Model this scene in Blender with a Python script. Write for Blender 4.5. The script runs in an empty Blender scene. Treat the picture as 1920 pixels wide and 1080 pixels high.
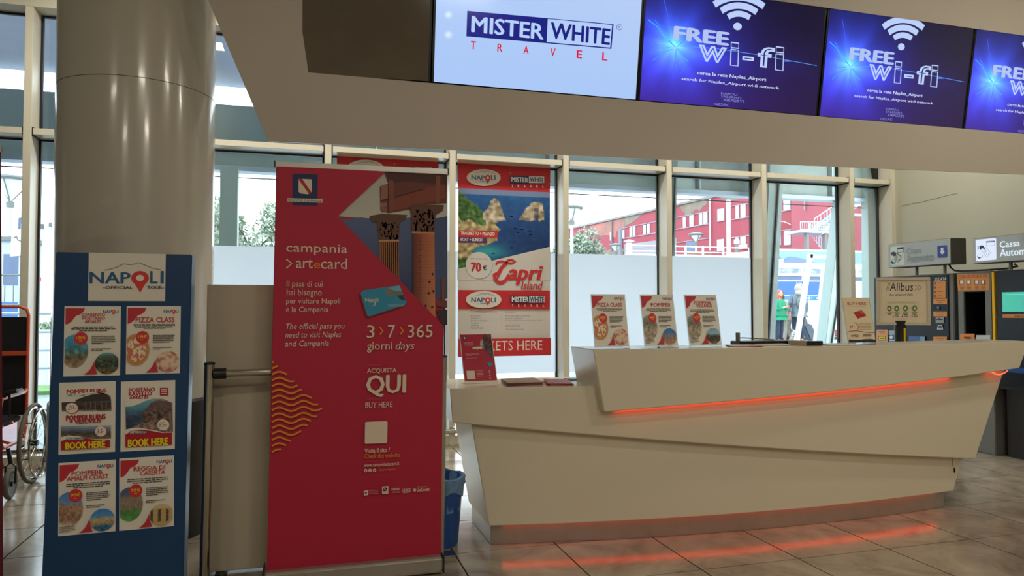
import bpy, bmesh, math, random
import numpy as np
from mathutils import Vector, Matrix, noise
random.seed(7)
scene = bpy.context.scene
COL = scene.collection

# ------------------------------------------------------------------ camera
cam_data = bpy.data.cameras.new('camera'); cam_data.lens = 25.31; cam_data.sensor_width = 36
cam = bpy.data.objects.new('camera', cam_data); COL.objects.link(cam)
cam.location = (0, 0, 1.35)
cam.rotation_euler = (math.radians(90) + math.atan(39 / 1350), 0, math.radians(-16.1))
cam_data.clip_start = 0.05; cam_data.clip_end = 400
scene.camera = cam

# ------------------------------------------------------------------ world, lights, exposure
world = bpy.data.worlds.new('overcast'); scene.world = world; world.use_nodes = True
wn = world.node_tree; wn.nodes.clear()
w_out = wn.nodes.new('ShaderNodeOutputWorld'); w_bg = wn.nodes.new('ShaderNodeBackground')
w_tc = wn.nodes.new('ShaderNodeTexCoord'); w_sep = wn.nodes.new('ShaderNodeSeparateXYZ')
w_ramp = wn.nodes.new('ShaderNodeValToRGB')
w_ramp.color_ramp.elements[0].position = 0.0; w_ramp.color_ramp.elements[0].color = (0.95, 0.97, 1.0, 1)
w_ramp.color_ramp.elements[1].position = 1.0; w_ramp.color_ramp.elements[1].color = (0.72, 0.83, 1.0, 1)
wn.links.new(w_tc.outputs['Generated'], w_sep.inputs[0]); wn.links.new(w_sep.outputs['Z'], w_ramp.inputs[0])
wn.links.new(w_ramp.outputs[0], w_bg.inputs['Color']); wn.links.new(w_bg.outputs[0], w_out.inputs['Surface'])
w_bg.inputs['Strength'].default_value = 5.0

def area_light(name, loc, size, power, color, size_y=None):
    d = bpy.data.lights.new(name, 'AREA'); d.energy = power; d.color = color
    d.shape = 'RECTANGLE' if size_y else 'SQUARE'; d.size = size
    if size_y: d.size_y = size_y
    o = bpy.data.objects.new(name, d); o.location = loc; COL.objects.link(o)
    return o
WARM = (1.0, 0.92, 0.76)
for lx, ly, p in ((-3.6, -1.5, 30), (0.6, -1.0, 42), (3.6, 1.0, 33), (5.4, 2.7, 34), (-2.0, -4.5, 66), (2.5, -3.5, 100)):
    area_light('ceiling_lamp', (lx, ly, 4.3), 0.9, p, WARM, 0.25)
for lx in (-1.35, 0.6, 2.6, 4.4, 6.0):   # row of lamps between the hanging beam and the glazing
    area_light('glazing_lamp', (lx, 5.95, 4.3), 0.9, 46 if lx < 0 else 26, (1.0, 0.95, 0.84), 0.25)

scene.view_settings.view_transform = 'Standard'
scene.view_settings.look = 'None'
scene.view_settings.gamma = 1.0
scene.view_settings.exposure = 0.0
scene.view_settings.use_curve_mapping = False
scene.cycles.max_bounces = 10; scene.cycles.transparent_max_bounces = 16
scene.cycles.caustics_reflective = False; scene.cycles.caustics_refractive = False
scene.cycles.sample_clamp_indirect = 6.0

# ------------------------------------------------------------------ materials
def lin(c):
    return tuple(((x / 255) / 12.92 if x / 255 <= 0.04045 else ((x / 255 + 0.055) / 1.055) ** 2.4) for x in c[:3])
MATS = {}
def mat(name, rgb=(200, 200, 200), rough=0.5, metal=0.0, emit=None, estr=1.0, noise_amt=0.0, nscale=6.0, bump=0.0, bscale=40.0, spec=0.5, coat=0.0, rgb2=None):
    if name in MATS: return MATS[name]
    m = bpy.data.materials.new(name); m.use_nodes = True; t = m.node_tree
    b = t.nodes['Principled BSDF']; c = lin(rgb)
    b.inputs['Base Color'].default_value = (*c, 1); b.inputs['Roughness'].default_value = rough
    b.inputs['Metallic'].default_value = metal; b.inputs['Specular IOR Level'].default_value = spec
    b.inputs['Coat Weight'].default_value = coat; b.inputs['Coat Roughness'].default_value = 0.08
    if emit:
        b.inputs['Emission Color'].default_value = (*lin(emit), 1); b.inputs['Emission Strength'].default_value = estr
    if noise_amt > 0 or rgb2 or bump:
        tc = t.nodes.new('ShaderNodeTexCoord')
    if noise_amt > 0 or rgb2:
        n = t.nodes.new('ShaderNodeTexNoise'); n.inputs['Scale'].default_value = nscale; n.inputs['Detail'].default_value = 5
        r = t.nodes.new('ShaderNodeValToRGB'); c2 = lin(rgb2) if rgb2 else tuple(x * (1 - noise_amt) for x in c)
        r.color_ramp.elements[0].position = 0.35; r.color_ramp.elements[1].position = 0.68
        r.color_ramp.elements[0].color = (*c2, 1); r.color_ramp.elements[1].color = (*c, 1)
        t.links.new(tc.outputs['Object'], n.inputs['Vector']); t.links.new(n.outputs['Fac'], r.inputs[0]); t.links.new(r.outputs[0], b.inputs['Base Color'])
    if bump:
        n2 = t.nodes.new('ShaderNodeTexNoise'); n2.inputs['Scale'].default_value = bscale
        bp = t.nodes.new('ShaderNodeBump'); bp.inputs['Strength'].default_value = bump; bp.inputs['Distance'].default_value = 0.01
        t.links.new(tc.outputs['Object'], n2.inputs['Vector']); t.links.new(n2.outputs['Fac'], bp.inputs['Height']); t.links.new(bp.outputs[0], b.inputs['Normal'])
    MATS[name] = m
    return m

def attr_mat(name, rough=0.45, emission=0.0):
    m = bpy.data.materials.new(name); m.use_nodes = True; t = m.node_tree; b = t.nodes['Principled BSDF']
    a = t.nodes.new('ShaderNodeAttribute'); a.attribute_name = 'Col'
    if emission:
        b.inputs['Base Color'].default_value = (0.01, 0.01, 0.012, 1)
        t.links.new(a.outputs['Color'], b.inputs['Emission Color']); b.inputs['Emission Strength'].default_value = emission
    else:
        t.links.new(a.outputs['Color'], b.inputs['Base Color'])
    b.inputs['Roughness'].default_value = rough
    MATS[name] = m
    return m
PRINT = attr_mat('printed_sheet', 0.42)
MATTE = attr_mat('printed_fabric', 0.6)
SCREEN = attr_mat('lit_screen', 0.12, 1.0)
SIGNLIT = attr_mat('backlit_sign', 0.3, 0.95)

def glass_mat(name, tint, rough=0.0, ior=1.45):
    m = bpy.data.materials.new(name); m.use_nodes = True; t = m.node_tree; t.nodes.clear()
    o = t.nodes.new('ShaderNodeOutputMaterial'); mx = t.nodes.new('ShaderNodeMixShader'); fr = t.nodes.new('ShaderNodeFresnel')
    tr = t.nodes.new('ShaderNodeBsdfTransparent'); gl = t.nodes.new('ShaderNodeBsdfGlossy')
    fr.inputs['IOR'].default_value = ior; tr.inputs['Color'].default_value = (*tint, 1); gl.inputs['Roughness'].default_value = rough
    t.links.new(fr.outputs[0], mx.inputs[0]); t.links.new(tr.outputs[0], mx.inputs[1]); t.links.new(gl.outputs[0], mx.inputs[2]); t.links.new(mx.outputs[0], o.inputs['Surface'])
    MATS[name] = m
    return m
GLASS = glass_mat('window_glass', (0.90, 0.96, 0.95))
ACRYL = glass_mat('clear_acrylic', (0.93, 0.95, 0.95))
def film_mat():
    m = bpy.data.materials.new('frosted_film'); m.use_nodes = True; t = m.node_tree; t.nodes.clear()
    o = t.nodes.new('ShaderNodeOutputMaterial'); mx = t.nodes.new('ShaderNodeMixShader')
    tl = t.nodes.new('ShaderNodeBsdfTranslucent'); df = t.nodes.new('ShaderNodeBsdfDiffuse')
    tl.inputs['Color'].default_value = (0.97, 0.98, 1.0, 1); df.inputs['Color'].default_value = (0.85, 0.86, 0.88, 1)
    mx.inputs[0].default_value = 0.10
    t.links.new(tl.outputs[0], mx.inputs[1]); t.links.new(df.outputs[0], mx.inputs[2]); t.links.new(mx.outputs[0], o.inputs['Surface'])
    MATS['frosted_film'] = m
    return m
FILM = film_mat()

def stone_mat(name, tiled):
    m = bpy.data.materials.new(name); m.use_nodes = True; t = m.node_tree; b = t.nodes['Principled BSDF']
    tc = t.nodes.new('ShaderNodeNewGeometry')
    n = t.nodes.new('ShaderNodeTexNoise'); n.inputs['Scale'].default_value = 2.2; n.inputs['Detail'].default_value = 8; n.inputs['Distortion'].default_value = 1.6
    n.inputs['Roughness'].default_value = 0.62
    r = t.nodes.new('ShaderNodeValToRGB')
    r.color_ramp.elements[0].position = 0.3; r.color_ramp.elements[0].color = (*lin((128, 114, 98)), 1)
    r.color_ramp.elements[1].position = 0.72; r.color_ramp.elements[1].color = (*lin((182, 170, 152)), 1)
    e = r.color_ramp.elements.new(0.5); e.color = (*lin((160, 147, 129)), 1)
    t.links.new(tc.outputs['Position'], n.inputs['Vector']); t.links.new(n.outputs['Fac'], r.inputs[0])
    t.links.new(r.outputs[0], b.inputs['Base Color'])
    if tiled:
        br = t.nodes.new('ShaderNodeTexBrick'); br.offset = 0; br.inputs['Scale'].default_value = 1.0
        br.inputs['Brick Width'].default_value = 0.59; br.inputs['Row Height'].default_value = 0.593; br.inputs['Mortar Size'].default_value = 0.003
        mp = t.nodes.new('ShaderNodeMapping'); mp.inputs['Location'].default_value = (-0.808 + 0.59 * 40, -3.347 + 0.593 * 40, 0)
        mx = t.nodes.new('ShaderNodeMixRGB'); mx.inputs[2].default_value = (0.01, 0.009, 0.008, 1)
        t.links.new(tc.outputs['Position'], mp.inputs['Vector']); t.links.new(mp.outputs[0], br.inputs['Vector'])
        t.links.new(br.outputs['Fac'], mx.inputs[0]); t.links.new(r.outputs[0], mx.inputs[1]); t.links.new(mx.outputs[0], b.inputs['Base Color'])
    b.inputs['Roughness'].default_value = 0.16; b.inputs['Specular IOR Level'].default_value = 0.5
    MATS[name] = m
    return m
STONE = stone_mat('polished_stone', False); STONE_T = stone_mat('polished_stone_tiled', True)

M = dict(
    wall=mat('cream_wall', (190, 188, 168), 0.6, noise_amt=0.05, nscale=1.2, bump=0.05),
    ceil=mat('ceiling_white', (205, 203, 195), 0.8, noise_amt=0.04),
    beam=mat('beam_plaster', (208, 198, 186), 0.45, noise_amt=0.05, nscale=0.9),
    frame=mat('cream_aluminium', (222, 216, 196), 0.3, noise_amt=0.03),
    gasket=mat('black_gasket', (22, 26, 38), 0.5, noise_amt=0.1),
    column=mat('column_cladding', (205, 200, 186), 0.2, noise_amt=0.06, nscale=0.8, coat=0.5),
    darkclad=mat('dark_cladding', (32, 26, 24), 0.35, noise_amt=0.2),
    joint=mat('seam', (120, 110, 98), 0.8, noise_amt=0.2),
    blue=mat('blue_board', (24, 66, 112), 0.32, noise_amt=0.08, nscale=3),
    desk=mat('desk_laminate', (224, 214, 192), 0.28, noise_amt=0.02, nscale=2, coat=0.25),
    alu=mat('brushed_aluminium', (190, 185, 178), 0.32, 0.75, noise_amt=0.08, nscale=12),
    chrome=mat('chrome', (205, 200, 192), 0.12, 1.0, noise_amt=0.06, nscale=8),
    black=mat('black_plastic', (20, 20, 22), 0.35, noise_amt=0.15),
    fabric=mat('black_fabric', (16, 16, 20), 0.85, noise_amt=0.2, nscale=30, bump=0.3, bscale=300),
    orange=mat('orange_paint', (214, 88, 58), 0.3, noise_amt=0.06),
    rubber=mat('grey_rubber', (98, 92, 84), 0.7, noise_amt=0.15),
    led=mat('red_led', (255, 70, 40), 0.4, emit=(255, 66, 34), estr=5, noise_amt=0.05),
    panel=mat('beige_panel', (196, 184, 162), 0.5, noise_amt=0.06, nscale=1.5),
    paper=mat('white_paper', (226, 220, 208), 0.6, noise_amt=0.03),
    bin=mat('blue_plastic', (34, 84, 160), 0.35, noise_amt=0.08),
    liner=mat('blue_liner', (120, 160, 205), 0.25, noise_amt=0.3, nscale=14, bump=0.6, bscale=30),
    darkscreen=mat('dark_screen', (112, 102, 88), 0.10, noise_amt=0.1, spec=0.8),  # base lifted to beige: the bright hall's reflection is put into the colour
    bezel=mat('screen_bezel', (12, 12, 16), 0.3, noise_amt=0.1),
    grey=mat('machine_grey', (112, 114, 112), 0.45, noise_amt=0.06),
    navy=mat('machine_navy', (20, 27, 38), 0.25, noise_amt=0.1),
    signgrey=mat('sign_grey', (168, 176, 178), 0.4, noise_amt=0.04),
    signdark=mat('sign_side', (92, 88, 80), 0.5, noise_amt=0.06),
    yellow=mat('yellow_strip', (240, 190, 20), 0.4, noise_amt=0.05),
    redpaper=mat('red_leaflet', (170, 30, 44), 0.4, noise_amt=0.15, nscale=30),
    maroon=mat('maroon_banner', (96, 14, 36), 0.6, noise_amt=0.1),
    woodtan=mat('tan_card', (176, 156, 128), 0.6, noise_amt=0.1),
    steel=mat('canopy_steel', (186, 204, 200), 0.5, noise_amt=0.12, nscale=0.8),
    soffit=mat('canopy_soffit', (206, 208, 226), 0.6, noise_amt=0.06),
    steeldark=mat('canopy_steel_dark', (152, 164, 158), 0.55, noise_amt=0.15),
    white=mat('white_paint', (236, 240, 242), 0.45, noise_amt=0.04),
    galv=mat('galvanised', (178, 192, 205), 0.4, 0.2, noise_amt=0.08),
    redwall=mat('red_render', (160, 66, 80), 0.8, noise_amt=0.1, nscale=0.35, bump=0.1),
    redwall2=mat('red_render_pale', (170, 82, 96), 0.8, noise_amt=0.06, nscale=0.3),
    peeled=mat('peeled_plaster', (140, 124, 112), 0.9, noise_amt=0.25, nscale=2.0),
    peeledpink=mat('peeled_pink', (180, 112, 104), 0.9, rgb2=(142, 106, 98), nscale=0.9),
    winwhite=mat('white_window', (246, 248, 250), 0.4, noise_amt=0.03),
    wframe=mat('window_surround', (150, 140, 150), 0.6, noise_amt=0.1),
    slate=mat('slate_door', (96, 110, 140), 0.5, noise_amt=0.1),
    leaf=mat('foliage', (106, 128, 84), 0.7, rgb2=(134, 152, 120), nscale=1.4),
    leaf2=mat('foliage_silver', (134, 148, 126), 0.7, rgb2=(162, 172, 156), nscale=1.8),
    bark=mat('bark', (84, 76, 66), 0.9, noise_amt=0.3),
    pave=mat('wet_pavement', (176, 182, 186), 0.16, noise_amt=0.25, nscale=0.5),
    kerb=mat('kerb_stone', (176, 178, 178), 0.8, noise_amt=0.15),
    grass=mat('lawn', (112, 150, 88), 0.9, noise_amt=0.3, nscale=6),
    skin=mat('skin', (214, 160, 136), 0.5, noise_amt=0.05),
    hair=mat('brown_hair', (112, 76, 54), 0.6, noise_amt=0.2),
    green=mat('green_knit', (40, 150, 110), 0.8, noise_amt=0.25, nscale=18),
    greycoat=mat('grey_coat', (112, 124, 134), 0.8, noise_amt=0.12, nscale=6),
    cream=mat('cream_coat', (176, 168, 156), 0.8, noise_amt=0.08),
    jeans=mat('dark_trousers', (40, 50, 70), 0.8, noise_amt=0.15),
    busblue=mat('bus_blue', (50, 100, 190), 0.3, noise_amt=0.06),
    shade=mat('lamp_glass', (226, 232, 236), 0.2, noise_amt=0.03),
    brickr=mat('barrier_red', (214, 60, 60), 0.5, noise_amt=0.1),
    pattern=mat('patterned_cloth', (206, 200, 190), 0.8, rgb2=(40, 36, 34), nscale=22),
)

# ------------------------------------------------------------------ mesh helpers
ROOT = {}
class MB:
    def __init__(s): s.v = []; s.f = []; s.m = []
    def add(s, vs, fs, mi=0):
        o = len(s.v); s.v += [tuple(p) for p in vs]; s.f += [tuple(i + o for i in f) for f in fs]; s.m += [mi] * len(fs); return s
    def box(s, x0, x1, y0, y1, z0, z1, mi=0):
        return s.hexa([(x0, y0, z0), (x1, y0, z0), (x1, y1, z0), (x0, y1, z0), (x0, y0, z1), (x1, y0, z1), (x1, y1, z1), (x0, y1, z1)], mi)
    def hexa(s, v, mi=0):
        return s.add(v, [(0, 3, 2, 1), (4, 5, 6, 7), (0, 1, 5, 4), (1, 2, 6, 5), (2, 3, 7, 6), (3, 0, 4, 7)], mi)
    def prism(s, poly, axis, a, b, mi=0):
        """polygon of 2D points extruded along an axis; axis 0: poly=(y,z); 1: (x,z); 2: (x,y)"""
        def P(p, t): return (t, p[0], p[1]) if axis == 0 else ((p[0], t, p[1]) if axis == 1 else (p[0], p[1], t))
        n = len(poly); vs = [P(p, a) for p in poly] + [P(p, b) for p in poly]
        fs = [tuple(range(n))[::-1], tuple(range(n, 2 * n))] + [(i, (i + 1) % n, (i + 1) % n + n, i + n) for i in range(n)]
        return s.add(vs, fs, mi)
    def tube(s, pts, r, n=10, mi=0, closed=False, r2=None):
        pts = [Vector(p) for p in pts]; k = len(pts); vs = []; prev = None
        for i, p in enumerate(pts):
            a = pts[(i - 1) % k] if (closed or i > 0) else p; b = pts[(i + 1) % k] if (closed or i < k - 1) else p
            t = (b - a).normalized()
            if prev is None:
                ref = Vector((0, 0, 1)) if abs(t.z) < 0.9 else Vector((1, 0, 0)); u = t.cross(ref).normalized()
            else: u = (prev - t * prev.dot(t)).normalized()
            prev = u; w = t.cross(u)
            rr = r if r2 is None else r + (r2 - r) * i / (k - 1)
            vs += [p + (u * math.cos(2 * math.pi * j / n) + w * math.sin(2 * math.pi * j / n)) * rr for j in range(n)]
        fs = [(i * n + j, i * n + (j + 1) % n, ((i + 1) % k) * n + (j + 1) % n, ((i + 1) % k) * n + j) for i in range(k if closed else k - 1) for j in range(n)]
        if not closed: fs += [tuple(range(n))[::-1], tuple(range((k - 1) * n, k * n))]
        return s.add(vs, fs, mi)
    def lathe(s, prof, c, n=32, mi=0, cap=True):
        """prof: list of (radius, z); c: centre (x, y, z)"""
        vs = [(c[0] + r * math.cos(2 * math.pi * j / n), c[1] + r * math.sin(2 * math.pi * j / n), c[2] + z) for r, z in prof for j in range(n)]
        k = len(prof); fs = [(i * n + j, i * n + (j + 1) % n, (i + 1) * n + (j + 1) % n, (i + 1) * n + j) for i in range(k - 1) for j in range(n)]
        if cap: fs += [tuple(range(n))[::-1], tuple(range((k - 1) * n, k * n))]
        return s.add(vs, fs, mi)
    def ball(s, c, r, n=14, mi=0):
        if not isinstance(r, tuple): r = (r, r, r)
        prof = [(math.sin(math.pi * i / n), -math.cos(math.pi * i / n)) for i in range(n + 1)]
        vs = [(c[0] + p * r[0] * math.cos(2 * math.pi * j / n), c[1] + p * r[1] * math.sin(2 * math.pi * j / n), c[2] + q * r[2]) for p, q in prof for j in range(n)]
        return s.add(vs, [(i * n + j, i * n + (j + 1) % n, (i + 1) * n + (j + 1) % n, (i + 1) * n + j) for i in range(n) for j in range(n)], mi)

def root_of(p):
    while p.parent: p = p.parent
    return p
def obj(name, mb, mats, parent=None, smooth=False, bevel=0.0, loc=None, kind=None):
    me = bpy.data.meshes.new(name)
    off = Vector((0, 0, 0))
    if parent is not None: off = Vector(ROOT.get(root_of(parent).name, (0, 0, 0)))
    elif loc is not None: off = Vector(loc)
    me.from_pydata([tuple(Vector(v) - off) for v in mb.v], [], mb.f)
    if not isinstance(mats, (list, tuple)): mats = [mats]
    for m in mats: me.materials.append(m)
    if len(mats) > 1:
        for p, i in zip(me.polygons, mb.m): p.material_index = i
    bm = bmesh.new(); bm.from_mesh(me); bmesh.ops.recalc_face_normals(bm, faces=bm.faces)
    if bevel: bmesh.ops.bevel(bm, geom=[e for e in bm.edges if e.calc_face_angle(0) > 0.6], offset=bevel, segments=2, affect='EDGES', clamp_overlap=True)
    bm.to_mesh(me); bm.free()
    if smooth or bevel:
        for p in me.polygons: p.use_smooth = True
        me.set_sharp_from_angle(angle=math.radians(38))
    o = bpy.data.objects.new(name, me); COL.objects.link(o)
    if parent is not None: o.parent = parent
    else:
        o.location = off; ROOT[o.name] = tuple(off)
    if kind: o['kind'] = kind
    return o
def tag(o, label=None, cat=None, group=None, kind=None):
    if label: o['label'] = label
    if cat: o['category'] = cat
    if group: o['group'] = group
    if kind: o['kind'] = kind
    return o
def thing(name, label, cat, loc=(0, 0, 0), group=None):
    o = bpy.data.objects.new(name, None); COL.objects.link(o); o.location = loc; o.empty_display_size = 0.1
    ROOT[o.name] = tuple(loc)
    return tag(o, label, cat, group)
def struct_root(name, loc=(0, 0, 0)):
    o = bpy.data.objects.new(name, None); COL.objects.link(o); o.location = loc; ROOT[o.name] = tuple(loc); o['kind'] = 'structure'
    return o
def part(name, src, parent, off=(0, 0, 0)):
    o = bpy.data.objects.new(name, src.data); COL.objects.link(o); o.parent = parent; o.location = Vector(src.location) + Vector(off)
    return o
def copy_tree(o, parent=None):
    c = o.copy(); COL.objects.link(c)
    if parent is not None: c.parent = parent
    for ch in list(o.children): copy_tree(ch, c)
    return c

# ------------------------------------------------------------------ flat print
TC = bpy.data.curves.new('lettering_source', 'FONT'); TO = bpy.data.objects.new('lettering_source', TC); COL.objects.link(TO)
TCACHE = {}
def text_mesh(s, weight=0.0, outline=0.0, res=2):
    key = (s, weight, outline, res)
    if key in TCACHE: return TCACHE[key]
    TC.body = s; TC.offset = weight; TC.resolution_u = res; TC.size = 1.0
    TC.fill_mode = 'NONE' if outline else 'BOTH'
    TC.bevel_depth = outline; TC.bevel_resolution = 0; TC.extrude = 0
    dg = bpy.context.evaluated_depsgraph_get(); dg.update()
    ev = TO.evaluated_get(dg); me = ev.to_mesh()
    vs = [(v.co.x, v.co.y) for v in me.vertices]; fs = [tuple(p.vertices) for p in me.polygons]
    ev.to_mesh_clear()
    TCACHE[key] = (vs, fs)
    return TCACHE[key]

def homography(src, dst):
    A = []
    for (x, y), (u, v) in zip(src, dst):
        A.append([x, y, 1, 0, 0, 0, -u * x, -u * y, -u]); A.append([0, 0, 0, x, y, 1, -v * x, -v * y, -v])
    return np.linalg.svd(np.array(A, float))[2][-1].reshape(3, 3)

class Sheet:
    """A flat printed sheet W x H metres; layout read off against its own four corners (or 0..1)."""
    def __init__(s, W, H, quad=((0, 0), (1, 0), (1, 1), (0, 1)), step=0.0004):
        s.W, s.H, s.step = W, H, step; s.h = homography(quad, [(0, 0), (W, 0), (W, H), (0, H)])
        s.v = []; s.f = []; s.c = []; s.layer = 0
    def mp(s, x, y):
        q = s.h @ np.array([x, y, 1.0]); return (q[0] / q[2], s.H - q[1] / q[2])
    def setquad(s, quad): s.h = homography(quad, [(0, 0), (s.W, 0), (s.W, s.H), (0, s.H)])
    def sub(s, quad, x0, y0, x1, y1):
        """lay out in the frame `quad` that covers the fraction x0..x1, y0..y1 of the sheet"""
        s.h = homography(quad, [(x0 * s.W, y0 * s.H), (x1 * s.W, y0 * s.H), (x1 * s.W, y1 * s.H), (x0 * s.W, y1 * s.H)])
    def up(s): s.layer += 1; return s
    def _add(s, pts, faces, cols):
        o = len(s.v); z = s.layer * s.step
        s.v += [(a, b, z) for a, b in pts]; s.f += [tuple(i + o for i in f) for f in faces]; s.c += cols
    def poly(s, pts, rgb, local=False):
        s.up(); P = pts if local else [s.mp(*p) for p in pts]
        s._add(P, [tuple(range(len(P)))], [lin(rgb)] * len(P))
    def gpoly(s, pts, rgbs):
        s.up(); s._add([s.mp(*p) for p in pts], [tuple(range(len(pts)))], [lin(c) for c in rgbs])
    def rect(s, x0, y0, x1, y1, rgb): s.poly([(x0, y0), (x1, y0), (x1, y1), (x0, y1)], rgb)
    def full(s, rgb): s.poly([(0, 0), (s.W, 0), (s.W, s.H), (0, s.H)], rgb, True)
    def ell(s, cx, cy, rx, ry, rgb, n=36, a0=0, a1=360):
        P = [(cx + rx * math.cos(math.radians(a0 + (a1 - a0) * i / n)), cy + ry * math.sin(math.radians(a0 + (a1 - a0) * i / n))) for i in range(n + (a1 - a0 < 360))]
        s.poly(P, rgb)
    def line(s, pts, w, rgb, up=True):
        """polyline of width w (metres)"""
        if up: s.up()
        P = [Vector(s.mp(*p)) for p in pts]; vs = []
        for i, p in enumerate(P):
            d = (P[min(i + 1, len(P) - 1)] - P[max(i - 1, 0)]).normalized(); nn = Vector((-d.y, d.x)) * w / 2
            vs += [tuple(p + nn), tuple(p - nn)]
        s._add(vs, [(2 * i, 2 * i + 1, 2 * i + 3, 2 * i + 2) for i in range(len(P) - 1)], [lin(rgb)] * len(vs))
    def arc(s, cx, cy, r, a0, a1, w, rgb, ry=None, n=24):
        ry = ry or r
        s.line([(cx + r * math.cos(math.radians(a0 + (a1 - a0) * i / n)), cy + ry * math.sin(math.radians(a0 + (a1 - a0) * i / n))) for i in range(n + 1)], w, rgb)
    def text(s, t, x0, y0, x1, y1, rgb, weight=0.0, italic=0.0, outline=0.0, res=2):
        s.up(); vs, fs = text_mesh(t, 0.0, outline, res)
        if not vs: return
        vs = [(x + italic * y, y) for x, y in vs]
        ax = min(v[0] for v in vs); bx = max(v[0] for v in vs); ay = min(v[1] for v in vs); by = max(v[1] for v in vs)
        A = s.mp(x0, y0); B = s.mp(x1, y1)
        kx = (B[0] - A[0]) / max(bx - ax, 1e-6); ky = (A[1] - B[1]) / max(by - ay, 1e-6)
        if weight <= 0 or outline:
            s._add([(A[0] + (x - ax) * kx, B[1] + (y - ay) * ky) for x, y in vs], fs, [lin(rgb)] * len(vs)); return
        # bolder stems: the same glyphs printed again, shifted by a hair, each on its own thin layer
        w = weight * 0.9; kx *= (bx - ax) / (bx - ax + 2 * w); ax -= w; base = s.layer
        for i, (dx, dy) in enumerate(((-w, 0), (w, 0), (0, w * .5), (0, -w * .5))):
            s.layer = base + i * 0.23
            s._add([(A[0] + (x + dx - ax) * kx, B[1] + (y + dy - ay) * ky) for x, y in vs], fs, [lin(rgb)] * len(vs))
        s.layer = base
    def bars(s, x0, y0, x1, y1, n, rgb, seed=1, fill=0.45, center=True):
        """unreadably small print: rows of short dark strokes"""
        rnd = random.Random(seed); s.up(); hh = (y1 - y0) / n
        for i in range(n):
            ya = y0 + i * hh + hh * (1 - fill) / 2; yb = ya + hh * fill
            w = (x1 - x0) * (1 if i < n - 1 else rnd.uniform(0.45, 0.8)) * rnd.uniform(0.88, 1)
            xa = (x0 + x1 - w) / 2 if center else x0; xe = xa + w; x = xa
            while x < xe - (x1 - x0) * 0.02:
                l = (x1 - x0) * rnd.uniform(0.05, 0.13); xb = min(x + l, xe)
                P = [s.mp(x, ya), s.mp(xb, ya), s.mp(xb, yb), s.mp(x, yb)]
                s._add(P, [(0, 1, 2, 3)], [lin(rgb)] * 4); x = xb + (x1 - x0) * 0.016
    def raster(s, x0, y0, x1, y1, nx, ny, fn):
        s.up(); P = []; C = []
        for j in range(ny + 1):
            for i in range(nx + 1):
                u, v = i / nx, j / ny; P.append(s.mp(x0 + (x1 - x0) * u, y0 + (y1 - y0) * v)); C.append(lin(fn(u, v)))
        s._add(P, [(j * (nx + 1) + i, j * (nx + 1) + i + 1, (j + 1) * (nx + 1) + i + 1, (j + 1) * (nx + 1) + i) for j in range(ny) for i in range(nx)], C)
    def disc(s, cx, cy, rx, ry, fn, clip=None, nr=14, na=40):
        s.up(); P = []; C = []
        for k in range(nr + 1):
            for a in range(na):
                r = k / nr; th = 2 * math.pi * a / na; x = cx + rx * r * math.cos(th); y = cy + ry * r * math.sin(th)
                if clip: x = min(max(x, clip[0]), clip[2]); y = min(max(y, clip[1]), clip[3])
                P.append(s.mp(x, y)); C.append(lin(fn((x - cx) / rx * 0.5 + 0.5, (y - cy) / ry * 0.5 + 0.5)))
        s._add(P, [(k * na + a, k * na + (a + 1) % na, (k + 1) * na + (a + 1) % na, (k + 1) * na + a) for k in range(nr) for a in range(na)], C)
    def build(s, name, material, parent, origin, ux, uy, lift=0.0005):
        """origin: world position of the sheet's bottom-left corner; ux, uy: its directions"""
        o = Vector(origin); ux = Vector(ux).normalized(); uy = Vector(uy).normalized(); nn = ux.cross(uy)
        off = Vector(ROOT.get(root_of(parent).name, (0, 0, 0)))
        me = bpy.data.meshes.new(name)
        me.from_pydata([tuple(o + ux * a + uy * b + nn * (z + lift) - off) for a, b, z in s.v], [], s.f)
        at = me.color_attributes.new('Col', 'FLOAT_COLOR', 'POINT')
        at.data.foreach_set('color', np.array([(*c, 1.0) for c in s.c], dtype=np.float32).ravel())
        me.materials.append(material)
        ob = bpy.data.objects.new(name, me); COL.objects.link(ob); ob.parent = parent
        return ob

def nz(x, y, k=1.0, seed=0): return noise.noise(Vector((x * k + seed * 7.3, y * k + seed * 3.1, seed * 1.7)))
def mix(a, b, t): t = max(0, min(1, t)); return tuple(a[i] + (b[i] - a[i]) * t for i in range(3))
def clampc(c): return tuple(max(0, min(255, x)) for x in c)
def picture(stops, amp=40, k=9, seed=1, wav=0.06):
    def fn(u, v):
        vv = v + wav * nz(u, 0.3, 4, seed); c = stops[0][1]
        for (a, ca), (b, cb) in zip(stops, stops[1:]):
            if vv >= a: c = mix(ca, cb, (vv - a) / max(b - a, 1e-4))
        if vv >= stops[-1][0]: c = stops[-1][1]
        n = (nz(u, v, k, seed) * 0.7 + nz(u, v, k * 2.3, seed + 3) * 0.5) * amp * (0.25 if vv < 0.35 else 1)
        return clampc(tuple(x + n for x in c))
    return fn
def inside(p, poly):
    x, y = p; r = False; j = len(poly) - 1
    for i in range(len(poly)):
        xi, yi = poly[i]; xj, yj = poly[j]
        if (yi > y) != (yj > y) and x < (xj - xi) * (y - yi) / (yj - yi) + xi: r = not r
        j = i
    return r

# ================================================================== THE SETTING
XM = [-8.32, -7.12, -5.92, -4.72, -3.53, -2.335, -1.035, 0.178, 1.392, 2.602, 3.806, 5.012, 6.222]
XEND = 6.82
ZT0, ZT1, ZTOP, CEIL = 2.855, 2.91, 3.97, 4.36
YI, YG = 7.07, 7.28       # inner face of the mullions, glass line
X0F, XR = -9.0, 6.87

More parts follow.
